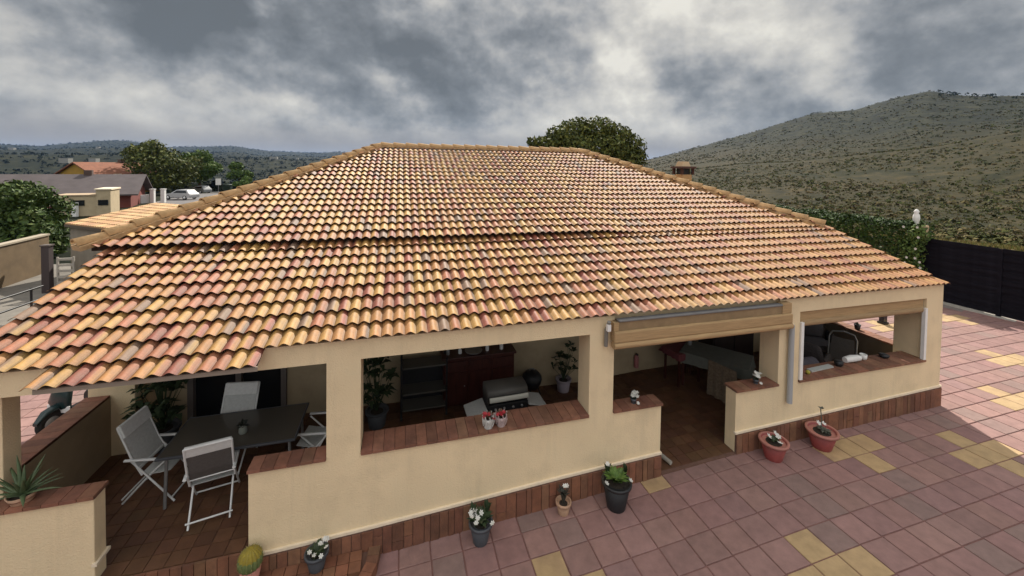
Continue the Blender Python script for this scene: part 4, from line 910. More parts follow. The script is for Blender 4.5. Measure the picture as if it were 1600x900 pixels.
b_ = MB(); b_.box(-.86, .86, -.475, -.445, .715, .75); b_.box(-.86, .86, .445, .475, .715, .75); b_.box(-.86, -.835, -.445, .445, .715, .75); b_.box(.835, .86, -.445, .445, .715, .75); b_.build('rim', M_DGREY, gt, bevel=.008)
for sx_ in (-1, 1):
    for sy_ in (-1, 1):
        b_ = MB(); b_.tube([(sx_ * .78, sy_ * .40, 0), (sx_ * .76, sy_ * .38, .72)], .022, 8); b_.build('leg', M_GREY, gt)
cj = thing('candle_jar', 'small pale jar with a dark plant on the glass table', 'jar', (-0.70, 1.28, 1.051))
b_ = MB(); b_.lathe([(.045, 0), (.055, .02), (.05, .12), (.044, .13), (.04, .03)], n=14); b_.build('jar', mat('pale jar', (0.25, 0.27, 0.24), .3), cj)
mb = MB(); leaves(mb, (0, 0, .1), 24, .13, .05, 1, .5); mb.build('foliage', mat('black leaf', (0.012, 0.016, 0.01), .6), cj)
# tall dark plant by the sliding door
t = pot('tall_houseplant', 'tall dark leafy plant in front of the left porch wall', 'houseplant', (-2.25, 2.45, fz(-2.2) + .002), 0.16, 0.22, 0.34, M_DGREY)
mb = MB()
for k in range(34):
    a = random.uniform(0, 6.28); h = random.uniform(.5, 1.75); rr = random.uniform(.05, .38); c = (rr * math.cos(a), rr * math.sin(a) * .7, h); mb.tube([(0, 0, .3), (c[0] * .5, c[1] * .5, h * .7), c], .008, 4, .004); leaves(mb, c, 9, .26, .10, 1, .4, .4)
mb.build('foliage', M_LEAFP, t)
# ------------------------------------------------------------------ porch furniture, middle
t = pot('houseplant', 'dark leafy plant just inside the left end of the long window', 'houseplant', (1.15, 2.2, fz(1.1) + .002), 0.14, 0.19, 0.3, M_DGREY)
mb = MB()
for k in range(24):
    a = random.uniform(0, 6.28); h = random.uniform(.5, 1.45); rr = random.uniform(.05, .3); c = (rr * math.cos(a), rr * math.sin(a), h); mb.tube([(0, 0, .28), c], .008, 4, .004); leaves(mb, c, 9, .26, .09, 1, .3, .45)
mb.build('foliage', M_LEAFP, t)
t = thing('shelf_trolley', 'black trolley with three grey shelves behind the long window', 'trolley', (2.0, 2.45, fz(2) + .002))
for sx_ in (-1, 1):
    for sy_ in (-1, 1):
        b_ = MB(); b_.tube([(sx_ * .42, sy_ * .2, .05), (sx_ * .42, sy_ * .2, 1.12)], .02, 8); b_.build('post', M_BLACK, t)
        b_ = MB(); b_.lathe([(.01, -.02), (.045, -.018), (.045, .018), (.01, .02)], (sx_ * .42, sy_ * .2, .045), 12, Matrix.Rotation(R(90), 4, 'Y')); b_.build('wheel', M_BLACK, t)
for z in (.16, .46, .96):
    b_ = MB(); b_.box(-.41, .41, -.2, .2, z, z + .03); b_.build('shelf', mat('grey shelf', (0.075, 0.07, 0.06), .5), t, bevel=.006)
b_ = MB(); b_.box(-.40, .40, .18, .2, .19, .95); b_.build('back_panel', M_BLACK, t)
t = thing('sideboard', 'dark red wooden sideboard against the porch back wall', 'sideboard', (3.1, 2.64, fz(3.1) + .002))
b_ = MB(); b_.box(-.72, .72, -.2, .22, .06, .98); b_.build('body', M_SIDEB, t)
b_ = MB(); b_.box(-.76, .76, -.24, .24, .985, 1.03); b_.build('top', M_SIDEB, t, bevel=.01)
for k in range(3):
    x = -.48 + k * .48
    b_ = MB(); b_.box(x - .22, x + .22, -.225, -.203, .12, .72); d_ = b_.build('door', M_SIDEB, t)
    b_ = MB(); b_.lathe([(.006, 0), (.014, .012), (.012, .024), (.002, .028)], (x + .17, -.226, .45), 10, Matrix.Rotation(R(90), 4, 'X')); b_.build('knob', M_GREY, d_)
    b_ = MB(); b_.box(x - .22, x + .22, -.225, -.203, .76, .94); b_.build('drawer', M_SIDEB, t)
for sx_ in (-1, 1):
    for sy_ in (-1, 1):
        b_ = MB(); b_.box(sx_ * .66 - .03, sx_ * .66 + .03, sy_ * .17 - .03, sy_ * .17 + .03, 0, .06); b_.build('foot', M_SIDEB, t)
SB = fz(3.1) + 1.034
for x, hh_, m_, lb in ((2.48, .16, M_GREY, 'grey bottle at the left end of the sideboard top'), (2.72, .12, M_ALU, 'short pale bottle second from left on the sideboard'), (3.28, .14, M_ALU, 'pale bottle right of centre on the sideboard'), (3.58, .2, M_WHITE, 'tall white bottle near the right end of the sideboard')):
    b_ = MB(); b_.lathe([(.035, 0), (.038, .01), (.038, hh_ * .6), (.014, hh_ * .8), (.014, hh_), (.004, hh_)], n=12); b_.build('bottle', m_, None, loc=(x, 2.58, SB), label=lb, cat='bottle', group='bottles on the sideboard')
b_ = MB(); b_.lathe([(.10, 0), (.17, .012), (.18, .03), (.165, .03), (.1, .014), (.005, .012)], n=20); b_.build('tray', M_GREY, None, loc=(3.0, 2.6, SB), label='round grey tray in the middle of the sideboard', cat='tray')
t = thing('kettle_grill', 'black round kettle grill on short legs beside the sideboard', 'grill', (4.25, 2.55, fz(4.2) + .002))
b_ = MB(); b_.lathe([(.04, .16), (.15, .2), (.2, .3), (.21, .36)], n=20); b_.build('bowl', M_BLACK, t)
b_ = MB(); b_.lathe([(.215, .365), (.2, .44), (.13, .52), (.04, .545), (.005, .55)], n=20); b_.build('lid', M_BLACK, t)
b_ = MB(); b_.tube([(-.05, 0, .55), (-.04, 0, .585), (.04, 0, .585), (.05, 0, .55)], .01, 6); b_.build('handle', M_GREY, t)
for k in range(3):
    a = k * 2.094; b_ = MB(); b_.tube([(.12 * math.cos(a), .12 * math.sin(a), .2), (.2 * math.cos(a), .2 * math.sin(a), .005)], .012, 6); b_.build('leg', M_BLACK, t)
t = pot('houseplant', 'straggly plant in a pale pot by the right end of the long window', 'houseplant', (5.0, 2.62, fz(5) + .002), 0.12, 0.16, 0.26, mat('lilac pot', (0.32, 0.28, 0.32), .6))
mb = MB()
for k in range(22):
    a = random.uniform(0, 6.28); h = random.uniform(.35, .95); rr = random.uniform(.05, .28); c = (rr * math.cos(a), rr * math.sin(a) * .7, h); mb.tube([(0, 0, .24), c], .006, 4, .003); leaves(mb, c, 6, .16, .06, 1, .4)
mb.build('foliage', M_LEAFP, t)
b_ = MB(); b_.lathe([(.05, 0), (.055, .02), (.055, .3), (.02, .36), (.02, .42), (.005, .42)], n=12); b_.build('watering_bottle', mat('olive plastic', (0.10, 0.11, 0.02), .5), None, loc=(5.33, 2.45, fz(5.3) + .002), label='olive green bottle on the floor beside the pale plant pot', cat='bottle')
t = thing('gas_barbecue', 'grey gas barbecue with pale handle bar just behind the long sill', 'barbecue', (3.38, 1.45, fz(3.4) + .002), R(2))
b_ = MB(); b_.box(-.36, .36, -.22, .24, .12, .70); b_.build('cabinet', M_BLACK, t, bevel=.01)
b_ = MB(); b_.loft([((-.36, .02, .74), (0, .24, 0), (0, 0, .05)), ((-.36, .03, .86), (0, .22, 0), (0, 0, .09)), ((.36, .03, .86), (0, .22, 0), (0, 0, .09)), ((.36, .02, .74), (0, .24, 0), (0, 0, .05))]); b_.build('hood', mat('dull hood steel', (0.115, 0.11, 0.10), .5), t)
b_ = MB(); b_.loft([((-.35, -.235, .80), (0, .022, 0), (0, 0, .045)), ((.35, -.235, .80), (0, .022, 0), (0, 0, .045))]); b_.build('handle', mat('pale steel bar', (0.62, 0.61, 0.54), .5), t)
for sx_ in (-1, 1):
    b_ = MB(); b_.hexa([(sx_ * .38, -.2, .60), (sx_ * .72, -.2, .52), (sx_ * .72, .2, .52), (sx_ * .38, .2, .60)] if sx_ > 0 else [(-.72, -.2, .52), (-.38, -.2, .60), (-.38, .2, .60), (-.72, .2, .52)], [(sx_ * .38, -.2, .625), (sx_ * .72, -.2, .545), (sx_ * .72, .2, .545), (sx_ * .38, .2, .625)] if sx_ > 0 else [(-.72, -.2, .545), (-.38, -.2, .625), (-.38, .2, .625), (-.72, .2, .545)]); b_.build('side_shelf', M_SLING, t)
    for sy_ in (-1, 1):
        b_ = MB(); b_.lathe([(.01, -.02), (.06, -.018), (.06, .018), (.01, .02)], (sx_ * .32, sy_ * .18, .06), 12, Matrix.Rotation(R(90), 4, 'Y')); b_.build('wheel', M_BLACK, t)
for k in range(4):
    b_ = MB(); b_.lathe([(.022, 0), (.02, .02), (.004, .022)], (-.24 + k * .16, -.222, .63), 10, Matrix.Rotation(R(90), 4, 'X')); b_.build('knob', M_GREY, t)
# ------------------------------------------------------------------ doorway tables
t = thing('long_table', 'long table under a grey green cloth with lacy drape in the doorway', 'table', (8.25, 1.78, fz(8.2) + .002), R(-52))
for sx_ in (-1, 1):
    for sy_ in (-1, 1):
        b_ = MB(); b_.box(sx_ * .6 - .025, sx_ * .6 + .025, sy_ * .32 - .025, sy_ * .32 + .025, 0, .72); b_.build('leg', M_SIDEB, t)
b_ = MB(); b_.box(-.66, .66, -.38, .38, .72, .745); b_.build('tabletop', M_SIDEB, t)
def cloth(w, d, drop, z, n=9):
    b_ = MB(); xs_ = [lerp(-w, w, i / n) for i in range(n + 1)]; ys_ = [lerp(-d, d, i / n) for i in range(n + 1)]
    vs = [(x, y, z + random.uniform(0, .004)) for y in ys_ for x in xs_]; fs = [(j * (n + 1) + i, j * (n + 1) + i + 1, (j + 1) * (n + 1) + i + 1, (j + 1) * (n + 1) + i) for j in range(n) for i in range(n)]; b_.add(vs, fs, True)
    per = [(x, -d) for x in xs_] + [(w, y) for y in ys_[1:]] + [(x, d) for x in xs_[::-1][1:]] + [(-w, y) for y in ys_[::-1][1:]]
    top = [(x, y, z) for x, y in per]; lo = []
    for k, (x, y) in enumerate(per):
        o = .02 + .035 * (k % 2); dr = drop if not callable(drop) else drop(x, y)
        lo.append((x * (1 + o / w), y * (1 + o / d), z - dr))
    m = len(per); b_.add(top + lo, [(i, i + 1, m + i + 1, m + i) for i in range(m - 1)], True); return b_
c_ = cloth(.67, .39, .22, .757).build('tablecloth', M_CLOTH, None, loc=(8.25, 1.78, fz(8.2) + .002), rot=(0, 0, R(-52)), label='grey green cloth covering the long doorway table', cat='tablecloth')
mb = MB(); n_ = 14
vs = []; 
for j in range(5):
    for i in range(n_ + 1):
        q = i / n_; z = lerp(.76, .06, j / 4) if j else .768; vs.append((lerp(.10, .70 + .1 * j / 4, q), -.42 - .05 * (j / 4) - .03 * math.sin(i * 1.8) * (j / 4), z))
mb.add(vs, [(j * (n_ + 1) + i, j * (n_ + 1) + i + 1, (j + 1) * (n_ + 1) + i + 1, (j + 1) * (n_ + 1) + i) for j in range(4) for i in range(n_)], True)
mb.build('lace_drape', M_LACE, None, loc=(8.25, 1.78, fz(8.2) + .002), rot=(0, 0, R(-75)), label='brownish lace drape hanging from the long doorway table to the floor', cat='drape')
t = thing('small_table', 'small dark table beyond the long table', 'table', (7.75, 2.25, fz(7.7) + .002), R(8))
for sx_ in (-1, 1):
    for sy_ in (-1, 1):
        b_ = MB(); b_.box(sx_ * .3 - .02, sx_ * .3 + .02, sy_ * .2 - .02, sy_ * .2 + .02, 0, .7); b_.build('leg', M_SIDEB, t)
b_ = MB(); b_.box(-.35, .35, -.25, .25, .70, .73); b_.build('tabletop', M_SIDEB, t)
cloth(.36, .26, .12, .742).build('tablecloth', M_REDC, None, loc=(7.75, 2.25, fz(7.7) + .002), rot=(0, 0, R(8)), label='dark red cloth on the small table', cat='tablecloth')
b_ = MB(); b_.lathe([(.04, 0), (.05, .02), (.045, .1), (.03, .14), (.004, .14)], n=12); b_.build('vase', M_GREY, None, loc=(7.98, 2.3, fz(7.7) + .746), label='small grey vase on the red cloth', cat='vase')
t = thing('fire_extinguisher', 'pinkish red extinguisher hanging on the porch back wall', 'extinguisher', (6.95, 2.84, 0.36))
b_ = MB(); b_.lathe([(.05, 0), (.055, .01), (.055, .24), (.03, .29), (.018, .3), (.004, .3)], n=14); b_.build('cylinder', mat('faded red', (0.42, 0.17, 0.17), .5), t)
b_ = MB(); b_.box(-.02, .02, -.05, .01, .30, .33); b_.build('lever', M_BLACK, t)
b_ = MB(); b_.box(-.03, .03, .03, .058, .05, .2); b_.build('bracket', M_GREY, t)
t = thing('wall_cabinet', 'dark cabinet against the porch back wall behind the long table', 'cabinet', (9.3, 2.6, fz(9) + .002))
b_ = MB(); b_.box(-.6, .6, -.22, .26, .05, 1.02); b_.build('body', mat('blackish wood', (0.03, 0.02, 0.018), .5, .2, 5), t)
b_ = MB(); b_.box(-.63, .63, -.25, .28, 1.025, 1.06); b_.build('top', MATS['blackish wood'], t)
for sx_ in (-1, 1):
    b_ = MB(); b_.box(sx_ * .29 - .27, sx_ * .29 + .27, -.24, -.222, .1, .95); b_.build('door', MATS['blackish wood'], t)
for x, lb in ((9.05, 'left small grey ornament on the dark cabinet'), (9.45, 'right small grey ornament on the dark cabinet')):
    b_ = MB(); b_.lathe([(.05, 0), (.06, .03), (.03, .08), (.05, .14), (.02, .2), (.004, .2)], n=12); b_.build('ornament', M_GREY, None, loc=(x, 2.5, fz(9) + 1.064), label=lb, cat='ornament')
b_ = MB(); b_.tube([(0, 0, 0), (.03, -.12, 0), (.07, -.3, .0)], .035, 10); b_.build('draught_roll', M_CONC, None, loc=(5.80, 0.42, fz(5.9) + .037), label='short pale tube lying on the floor at the left side of the doorway', cat='tube')
# ------------------------------------------------------------------ right porch seating
def armchair(label, loc, rz, cm_):
    t = thing('armchair', label, 'armchair', (loc[0], loc[1], fz(loc[0]) + .002), rz, 'armchairs in the right porch'); t.scale = (1.2, 1.2, 1.2)
    fr = mat('dark wicker', (0.055, 0.045, 0.045), .8, .3, 30, bump=.5, bscale=80)
    b_ = MB(); b_.loft([((0, -.30, .25), (.36, 0, 0), (0, 0, .12)), ((0, .30, .25), (.36, 0, 0), (0, 0, .12))]); b_.build('base', fr, t)
    b_ = MB(); b_.loft([((0, -.27, .30), (.36, 0, 0), (0, .05, 0)), ((0, -.33, .60), (.37, 0, 0), (0, .05, 0)), ((0, -.40, .84), (.33, 0, 0), (0, .045, 0)), ((0, -.41, .88), (.28, 0, 0), (0, .03, 0))]); b_.build('backrest', fr, t)
    for s_ in (-1, 1):
        b_ = MB(); b_.loft([((s_ * .36, -.30, .45), (.05, 0, 0), (0, 0, .16)), ((s_ * .37, 0, .44), (.05, 0, 0), (0, 0, .15)), ((s_ * .36, .30, .40), (.05, 0, 0), (0, 0, .14))]); b_.build('arm', fr, t)
        for y in (-.26, .26):
            b_ = MB(); b_.tube([(s_ * .3, y, 0), (s_ * .3, y, .16)], .02, 7); b_.build('leg', fr, t)
    b_ = MB(); b_.loft([((0, -.24, .42), (.28, 0, 0), (0, 0, .05)), ((0, 0, .43), (.30, 0, 0), (0, 0, .065)), ((0, .28, .42), (.28, 0, 0), (0, 0, .05))]); b_.build('cushion', cm_, t)
    b_ = MB(); b_.loft([((0, -.20, .50), (.24, 0, 0), (0, .05, 0)), ((0, -.25, .66), (.27, 0, 0), (0, .08, 0)), ((0, -.33, .82), (.24, 0, 0), (0, .05, 0))]); b_.build('back_cushion', cm_, t)
    return t
armchair('dark wicker armchair with pale striped frame seen behind the right window', (11.4, 2.05), R(150), M_BLKFAB)
armchair('dark wicker armchair at the left, close behind the right window sill', (10.35, 1.5), R(-60), M_BLKFAB)
t = thing('deck_chair', 'folded chair frame of pale tubes leaning by the right porch armchairs', 'chair', (11.35, 1.35, fz(10) + .002), R(120))
for s_ in (-1, 1):
    b_ = MB(); b_.tube([(s_ * .25, .2, 0), (s_ * .25, -.1, .9), (s_ * .2, -.16, 1.0), (0, -.17, 1.04)], .018, 8); b_.build('leg', M_GREY, t)
b_ = MB(); b_.tube([(-.25, .05, .45), (.25, .05, .45)], .015, 8); b_.build('crossbar', M_GREY, t)
b_ = MB(); b_.hexa([(-.23, .06, .42), (.23, .06, .42), (.23, .075, .42), (-.23, .075, .42)], [(-.2, -.09, .9), (.2, -.09, .9), (.2, -.075, .9), (-.2, -.075, .9)]); b_.build('backrest', M_SLING2, t)
t = thing('cushion', 'plump dark grey cushion close behind the right window sill', 'cushion', (9.55, 0.78, 1.0))
b_ = MB(); b_.loft([((-.34, 0, 0), (0, .05, 0), (0, 0, .10)), ((-.2, 0, .03), (0, .17, 0), (0, 0, .22)), ((.2, 0, .03), (0, .17, 0), (0, 0, .22)), ((.34, 0, 0), (0, .05, 0), (0, 0, .10))], e=2.2); b_.build('pillow', mat('mauve grey fabric', (0.10, 0.09, 0.11), .9, .15, 12), t)
b_ = MB(); b_.box(-.36, .36, -.2, .3, -.84, -.2); b_.build('chest', M_BLACK, t)
b_ = MB(); b_.box(-.30, .30, -.05, .05, 0, .025); b_.build('tray', mat('pale tray', (0.42, 0.43, 0.41), .5), None, loc=(9.25, 0.27, 1.317), rot=(0, 0, R(4)), label='long pale tray lying at the left of the right window sill', cat='tray')
b_ = MB(); b_.loft([((-.19, 0, .06), (0, .05, 0), (0, 0, .05)), ((0, 0, .07), (0, .065, 0), (0, 0, .06)), ((.2, 0, .06), (0, .05, 0), (0, 0, .05))]); b_.build('towel', M_WHITE, None, loc=(10.15, 0.33, 1.318), label='rolled white towel in the middle of the right window sill', cat='towel')
b_ = MB(); b_.lathe([(.04, 0), (.06, .02), (.065, .1), (.055, .1), (.05, .02)], n=14); b_.build('mug', M_WHITE, None, loc=(10.50, 0.36, 1.318), label='white mug beside the rolled towel', cat='mug')
b_ = MB(); b_.lathe([(.05, 0), (.07, .03), (.075, .09), (.05, .10), (.005, .10)], n=14); b_.build('bowl', M_BLACK, None, loc=(9.72, 0.27, 1.318), label='black bowl left of the rolled towel on the sill', cat='bowl')
b_ = MB(); b_.lathe([(.05, 0), (.08, .02), (.09, .06), (.04, .08), (.005, .08)], n=14); b_.build('ashtray', M_BLACK, None, loc=(11.0, 0.31, 1.318), label='low black dish right of the mug on the sill', cat='dish')
b_ = MB(); b_.lathe([(.005, 0), (.028, .012), (.04, .04), (.028, .068), (.005, .08)], n=14); b_.build('ball', mat('yellow rubber', (0.35, 0.31, 0.05), .6), None, loc=(8.82, 0.17, 1.316), label='small yellow ball at the left corner of the right sill', cat='ball')
t = pot('parapet_pot', 'small black pot on the low side wall seen through the right window', 'flower pot', (12.1, 1.55, 1.302), .05, .07, .12, M_BLACK, rim=False)
mb = MB(); leaves(mb, (0, 0, .1), 14, .09, .03, .8, 1); mb.build('foliage', M_LEAFP, t)
for i, (x, y, lb) in enumerate(((16.2, 3.55, 'black lantern standing on the sunlit paving beyond the right window'), (14.4, 1.95, 'low dark pot on the sunlit paving nearer the side wall'))):
    t = thing('lantern' if i == 0 else 'paving_pot', lb, 'lantern' if i == 0 else 'pot', (x, y, gz(x, y)))
    if i == 0:
        b_ = MB(); b_.box(-.1, .1, -.1, .1, 0, .06); b_.build('base', M_BLACK, t)
        b_ = MB(); b_.box(-.07, .07, -.07, .07, .06, .3); b_.build('glass', M_GLASS, t)
        b_ = MB(); b_.lathe([(.12, .3), (.05, .4), (.01, .44)], n=8); b_.build('lid', M_BLACK, t)
    else:
        b_ = MB(); b_.lathe([(.07, 0), (.11, .14), (.09, .14), (.08, .08), (.004, .08)], n=14); b_.build('pot', M_BLACK, t)
        mb = MB(); leaves(mb, (0, 0, .1), 14, .12, .04, 1, .6); mb.build('foliage', M_LEAFP, t)

# ------------------------------------------------------------------ scooter
sc = thing('motor_scooter', 'dark green motor scooter parked beyond the left side wall', 'scooter', (-5.0, 5.25, gz(-5, 5.2)), R(160))
def wheel(y):
    b_ = MB(); pr = [(.12, -.045), (.19, -.06), (.225, -.045), (.235, 0), (.225, .045), (.19, .06), (.12, .045)]
    b_.lathe(pr, (0, y, .235), 22, Matrix.Rotation(R(90), 4, 'Y')); w = b_.build('wheel', M_TYRE, sc)
    b_ = MB(); b_.lathe([(.02, -.052), (.125, -.05), (.125, .05), (.02, .052)], (0, y, .235), 16, Matrix.Rotation(R(90), 4, 'Y')); b_.build('rim', M_GREY, w)
wheel(.62); wheel(-.62)
b_ = MB(); b_.loft([((0, .36, .46), (.06, 0, 0), (0, 0, .03)), ((0, .55, .50), (.09, 0, 0), (0, 0, .05)), ((0, .72, .47), (.085, 0, 0), (0, 0, .05)), ((0, .87, .34), (.05, 0, 0), (0, 0, .03))]); b_.build('fender', M_SCOOT, sc)
b_ = MB(); b_.loft([((0, .40, .28), (.20, 0, 0), (0, .05, .02)), ((0, .46, .55), (.24, 0, 0), (0, .07, .02)), ((0, .40, .80), (.20, 0, 0), (0, .08, .02)), ((0, .34, .96), (.12, 0, 0), (0, .07, .02))]); b_.build('leg_shield', M_SCOOT, sc)
b_ = MB(); b_.loft([((0, .40, .26), (.19, 0, 0), (0, 0, .05)), ((0, -.10, .25), (.18, 0, 0), (0, 0, .05))]); b_.build('floorboard', M_BLACK, sc)
b_ = MB(); b_.loft([((0, -.08, .36), (.14, 0, 0), (0, 0, .14)), ((0, -.30, .50), (.19, 0, 0), (0, 0, .19)), ((0, -.65, .60), (.18, 0, 0), (0, 0, .16)), ((0, -.98, .68), (.08, 0, 0), (0, 0, .06))]); b_.build('body', M_SCOOT, sc)
b_ = MB(); b_.loft([((0, -.02, .72), (.10, 0, 0), (0, 0, .04)), ((0, -.25, .74), (.16, 0, 0), (0, 0, .055)), ((0, -.62, .80), (.15, 0, 0), (0, 0, .06)), ((0, -.90, .84), (.10, 0, 0), (0, 0, .04))]); b_.build('seat', M_BLACK, sc)
b_ = MB(); b_.tube([(-.36, .20, 1.04), (-.15, .31, 1.03), (.15, .31, 1.03), (.36, .20, 1.04)], .016, 8); b_.build('handlebar', M_BLACK, sc)
b_ = MB(); b_.loft([((0, .24, 1.0), (.12, 0, 0), (0, 0, .06)), ((0, .42, .98), (.10, 0, 0), (0, 0, .06))]); b_.build('headset', M_SCOOT, sc)
b_ = MB(); b_.lathe([(.065, 0), (.05, .02), (.005, .03)], (0, .425, .98), 14, Matrix.Rotation(R(-90), 4, 'X')); b_.build('headlight', M_WHITE, sc)
for s_ in (-1, 1):
    b_ = MB(); b_.tube([(s_ * .24, .26, 1.05), (s_ * .30, .26, 1.2)], .007, 6); b_.lathe([(.005, -.01), (.055, -.006), (.055, .006), (.005, .01)], (s_ * .31, .25, 1.24), 12, Matrix.Rotation(R(90), 4, 'X')); b_.build('mirror', M_BLACK, sc)
    b_ = MB(); b_.tube([(s_ * .185, -.28, .60), (s_ * .19, -.6, .68), (s_ * .12, -.95, .74)], .014, 6); b_.build('trim_strip', M_ALU, sc)
b_ = MB(); b_.tube([(.14, -.3, .25), (.19, -.75, .33)], .05, 10); b_.build('exhaust', M_GREY, sc)
b_ = MB(); b_.box(-.25, .25, .47, .485, .36, .5); b_.build('number_plate', M_ALU, sc)

# ------------------------------------------------------------------ left background
sh = thing('garden_shed', 'low grey rendered shed with flat tan tiled roof left of the house', 'shed', (-14.4, 19.5, -0.6), math.atan2(-2.66, 3.65))
b_ = MB(); b_.box(0.12, 9.3, 0.15, 3.6, 0, 2.42); b_.build('wall', M_SHEDW, sh)
b_ = MB(); b_.hexa([(0, 0, 2.38), (9.5, 0, 2.38), (9.5, 3.8, 3.12), (0, 3.8, 3.12)], [(0, 0, 2.50), (9.5, 0, 2.50), (9.5, 3.8, 3.22), (0, 3.8, 3.22)]); rf_ = b_.build('roof', M_SHEDR, sh)
tm = MB(); prs = [(math.cos(math.pi * j / 6), math.sin(math.pi * j / 6)) for j in range(7)]
for y in range(9):
    y0, y1 = y * .42, y * .42 + .45
    for k in range(48):
        x = .1 + k * .197
        if x > 9.4: break
        tm.col = jit(random.choice([(0.52, 0.33, 0.16), (0.46, 0.25, 0.14), (0.56, 0.38, 0.2)]), .12)
        f_ = lambda yy: 2.50 + yy * .72 / 3.8
        tm.add([(x + a * .095, y0, f_(y0) + b2 * .05 + .025) for a, b2 in prs] + [(x + a * .08, min(y1, 3.8), f_(min(y1, 3.8)) + b2 * .045) for a, b2 in prs], [(j, j + 1, 8 + j, 7 + j) for j in range(6)] + [tuple(range(6, -1, -1))])
tm.build('roof_tile', M_TILE, rf_, kind='stuff')
b_ = MB(); b_.box(0, 9.5, -.02, .0, 2.36, 2.49); b_.build('eave_board', mat('dark eave', (0.10, 0.08, 0.06), .9), sh)
bw = thing('boundary_wall', 'brown rendered boundary wall with pale coping at the far left', 'wall', (-15.2, 18, -0.6))
b_ = MB(); b_.hexa([(.6, -9, 0), (.85, -9, 0), (-.35, 2.3, 0), (-.6, 2.3, 0)], [(.6, -9, 1.85), (.85, -9, 1.85), (-.35, 2.3, 1.85), (-.6, 2.3, 1.85)]); b_.build('wall', M_BWALL, bw)
b_ = MB(); b_.hexa([(.55, -9, 1.853), (.90, -9, 1.853), (-.30, 2.3, 1.853), (-.65, 2.3, 1.853)], [(.55, -9, 1.93), (.90, -9, 1.93), (-.30, 2.3, 1.93), (-.65, 2.3, 1.93)]); b_.build('coping', mat('pale coping', (0.34, 0.29, 0.22), .9, .1, 3), bw)
gp = thing('gate_post', 'tall dark post standing between brown wall and grey shed', 'post', (-12.9, 16.2, -0.6))
b_ = MB(); b_.box(-.13, .13, -.12, .12, 0, 2.0); b_.build('shaft', mat('dark brown post', (0.06, 0.045, 0.045), .8), gp)
b_ = MB(); b_.box(-.16, .16, -.15, .15, 2.003, 2.06); b_.build('post_cap', mat('dark post cap', (0.10, 0.08, 0.07), .8), gp)
lt = thing('trellis', 'grey lattice of stacked blocks beside the dark post', 'trellis', (-12.15, 16.0, -0.6))
b_ = MB(); b_.box(-.3, -.24, -.03, .03, 0, 1.55); b_.build('upright', M_CONC, lt)
b_ = MB(); b_.box(.24, .3, -.03, .03, 0, 1.55); b_.build('upright', M_CONC, lt)
for k in range(6):
    b_ = MB(); b_.box(-.24, .24, -.03, .03, .15 + k * .25, .25 + k * .25); b_.build('rung', M_CONC, lt)
br_ = thing('water_barrel', 'pale green grey barrel standing below the lattice by the shed', 'barrel', (-11.0, 14.4, -0.6))
b_ = MB(); b_.lathe([(.22, 0), (.27, .1), (.29, .35), (.27, .6), (.23, .7)], n=18); b_.build('body', mat('pale barrel', (0.33, 0.36, 0.28), .6, .1, 4), br_)
b_ = MB(); b_.lathe([(.24, .7), (.24, .74), (.2, .76), (.005, .76)], n=18); b_.build('lid', mat('barrel lid', (0.40, 0.42, 0.34), .6), br_)
rl = thing('railing', 'dark metal railing with two rails along the left slope', 'railing', (-10.3, 11.0, -0.55))
for k in range(4):
    b_ = MB(); b_.tube([(-.9 + k * .1 - .2, -4.2 + k * 2.0, 0), (-.9 + k * .1 - .2, -4.2 + k * 2.0, 1.05)], .035, 7); b_.build('post', M_BLACK, rl)
for z in (.55, 1.0):
    b_ = MB(); b_.tube([(-1.1, -4.4, z), (-.75, 2.2, z)], .035, 7); b_.build('rail', M_BLACK, rl)
pk = thing('planter_bench', 'sunlit tan timber plank bench beyond the dark railing', 'bench', (-11.9, 11.0, -0.6))
b_ = MB(); b_.box(-.22, .22, -2.5, 1.2, .86, .92); b_.build('plank', mat('sunlit tan timber', (0.58, 0.40, 0.2), .8, .15, 3), pk)
for y in (-2.2, -.5, 1.0):
    b_ = MB(); b_.box(-.18, .18, y - .05, y + .05, 0, .86); b_.build('support', M_SIDEB, pk)
b_ = MB(); q = [(-17, -4), (-9.2, -4), (-9.2, 16), (-13, 22), (-17, 22)]; b_.add([(x, y, height(x, y) + .03) for x, y in q], [(0, 1, 2, 3, 4)]); b_.build('yard', mat('yard concrete', (0.17, 0.155, 0.135), .95, .2, 1.5), kind='structure')
